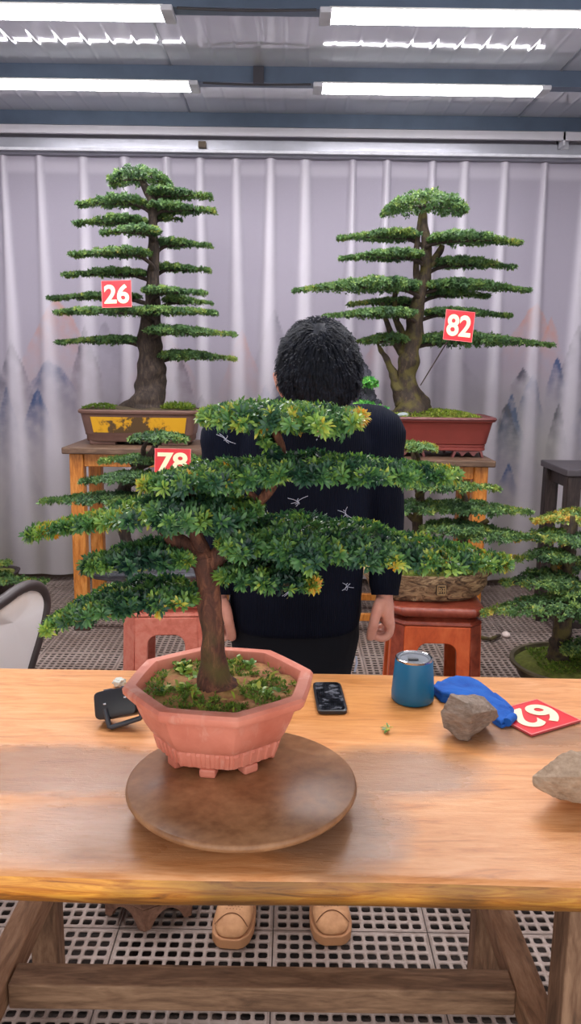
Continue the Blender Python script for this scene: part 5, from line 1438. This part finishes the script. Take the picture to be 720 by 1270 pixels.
    for s_ in (-1, 1):
        ft = P(287, 1150, 1.9) if s_ < 0 else P(408, 1150, 1.9)
        hip = Vector((cx0 + .078 * s_, DT + .02, .78)); kn = Vector((cx0 * .5 + ft.x * .5, DT, .44)); an = Vector((ft.x * .97, DT + .05, .11))
        n = 22; tr.tube(spline([tuple(hip + Vector((0, 0, .06))), tuple(hip), tuple(kn), tuple(an)], n), list(np.interp(np.linspace(0, 1, n), [0, .3, .65, 1], [.095, .1, .078, .064])), 20, .05, 14)
    tr.loft([supring(ctr(z).x, ctr(z).y, z, a, .112, 2.4, 40) for z, a in ((.66, .13), (.72, .156), (.8, .166), (.87, .164))])
    to = remeshed(tr, 'trousers', black, root, .006, 6, .5)
    p = P(441, 828, DT - .1)
    MB().tube([p + Vector((0, 0, .03)), p + Vector((.002, 0, .012)), p + Vector((-.003, .0, -.012))], [.0025, .003, .0022], 6).build('drawstring', thr, to)
    tan = NT('tan_suede'); v = tan.coord(); n1 = tan.noise(v, 40, 4)
    tan.l(tan.ramp(n1, [(.3, srgb(180, 128, 88)), (.7, srgb(208, 156, 112))]), tan.b.inputs['Base Color']); tan.b.inputs['Roughness'].default_value = .75
    sole = plain('tan_sole', srgb(182, 130, 90), .6)
    for s_ in (-1, 1):
        toe = PZ(284, 1178, 0) if s_ < 0 else PZ(413, 1174, 0); yaw = math.radians(5 if s_ < 0 else 3) * s_
        M = Matrix.Translation((toe.x, toe.y, 0)) @ Matrix.Rotation(yaw, 4, 'Z')
        # length runs +y from the toe; width profile by station
        st = [(0.0, .018, .034), (.008, .032, .046), (.025, .044, .056), (.06, .0505, .066), (.1, .050, .076), (.14, .046, .092), (.175, .041, .108), (.21, .039, .118), (.25, .039, .118), (.275, .034, .112), (.287, .018, .1)]
        up = []; so_ = []
        for y, w_, h in st:
            ring = [(w_, .0282), (w_ * 1.0, .028 + (h - .028) * .35), (w_ * .86, .028 + (h - .028) * .72), (w_ * .5, .028 + (h - .028) * .95), (0, h), (-w_ * .5, .028 + (h - .028) * .95), (-w_ * .86, .028 + (h - .028) * .72), (-w_, .028 + (h - .028) * .35), (-w_, .0282)]
            up.append([M @ Vector((x, y + .004, z)) for x, z in ring])
            g = w_ + .003
            so_.append([M @ Vector((x, y, z)) for x, z in ((g, .001), (g + .001, .014), (g, .028), (-g, .028), (-g - .001, .014), (-g, .001))])
        shoe = MB().loft(up).build('shoe', tan.m, root, angle=70, sub=1)
        MB().loft(so_).build('sole', sole, shoe, True, .003, angle=50)
        # toe cap seam, perforations, tongue edge and laces
        hgt = lambda x, y: np.interp(y, [q[0] for q in st], [q[2] for q in st]) * (1 - .28 * (abs(x) / .05) ** 2.6)
        seam = [M @ Vector((x, .018 + .05 * (1 - (x / .046) ** 2) ** .5 * .0 + .032 - .03 * (abs(x) / .046) ** 2 + .004, hgt(x, .05 - .03 * (abs(x) / .046) ** 2) + .0006)) for x in np.linspace(-.042, .042, 15)]
        MB().tube(seam, [.0013] * 15, 6).build('seam', plain('tan_dark', srgb(128, 84, 54), .8), shoe)
        hole = MB()
        for iy in range(4):
            for ix in range(-2 , 3):
                x = ix * .0085 + (.004 if iy % 2 else 0); y = .062 + iy * .008; c_ = M @ Vector((x, y + .004, hgt(x, y) + .0003))
                hole.ell(c_, (.0013, .0013, .0006), None, 8, 4)
        hole.build('perforations', plain('tan_hole', srgb(104, 66, 42), .9), shoe, False)
        lc = M @ Vector((0, .112, 0))
        for k in range(3):
            y = .108 + k * .018
            MB().tube([M @ Vector((x, y + .004, hgt(x, y) + .002)) for x in np.linspace(-.026, .026, 9)], [.0028] * 9, 6).build('lace', plain('lace_tan', srgb(190, 142, 102), .8), shoe)
person()
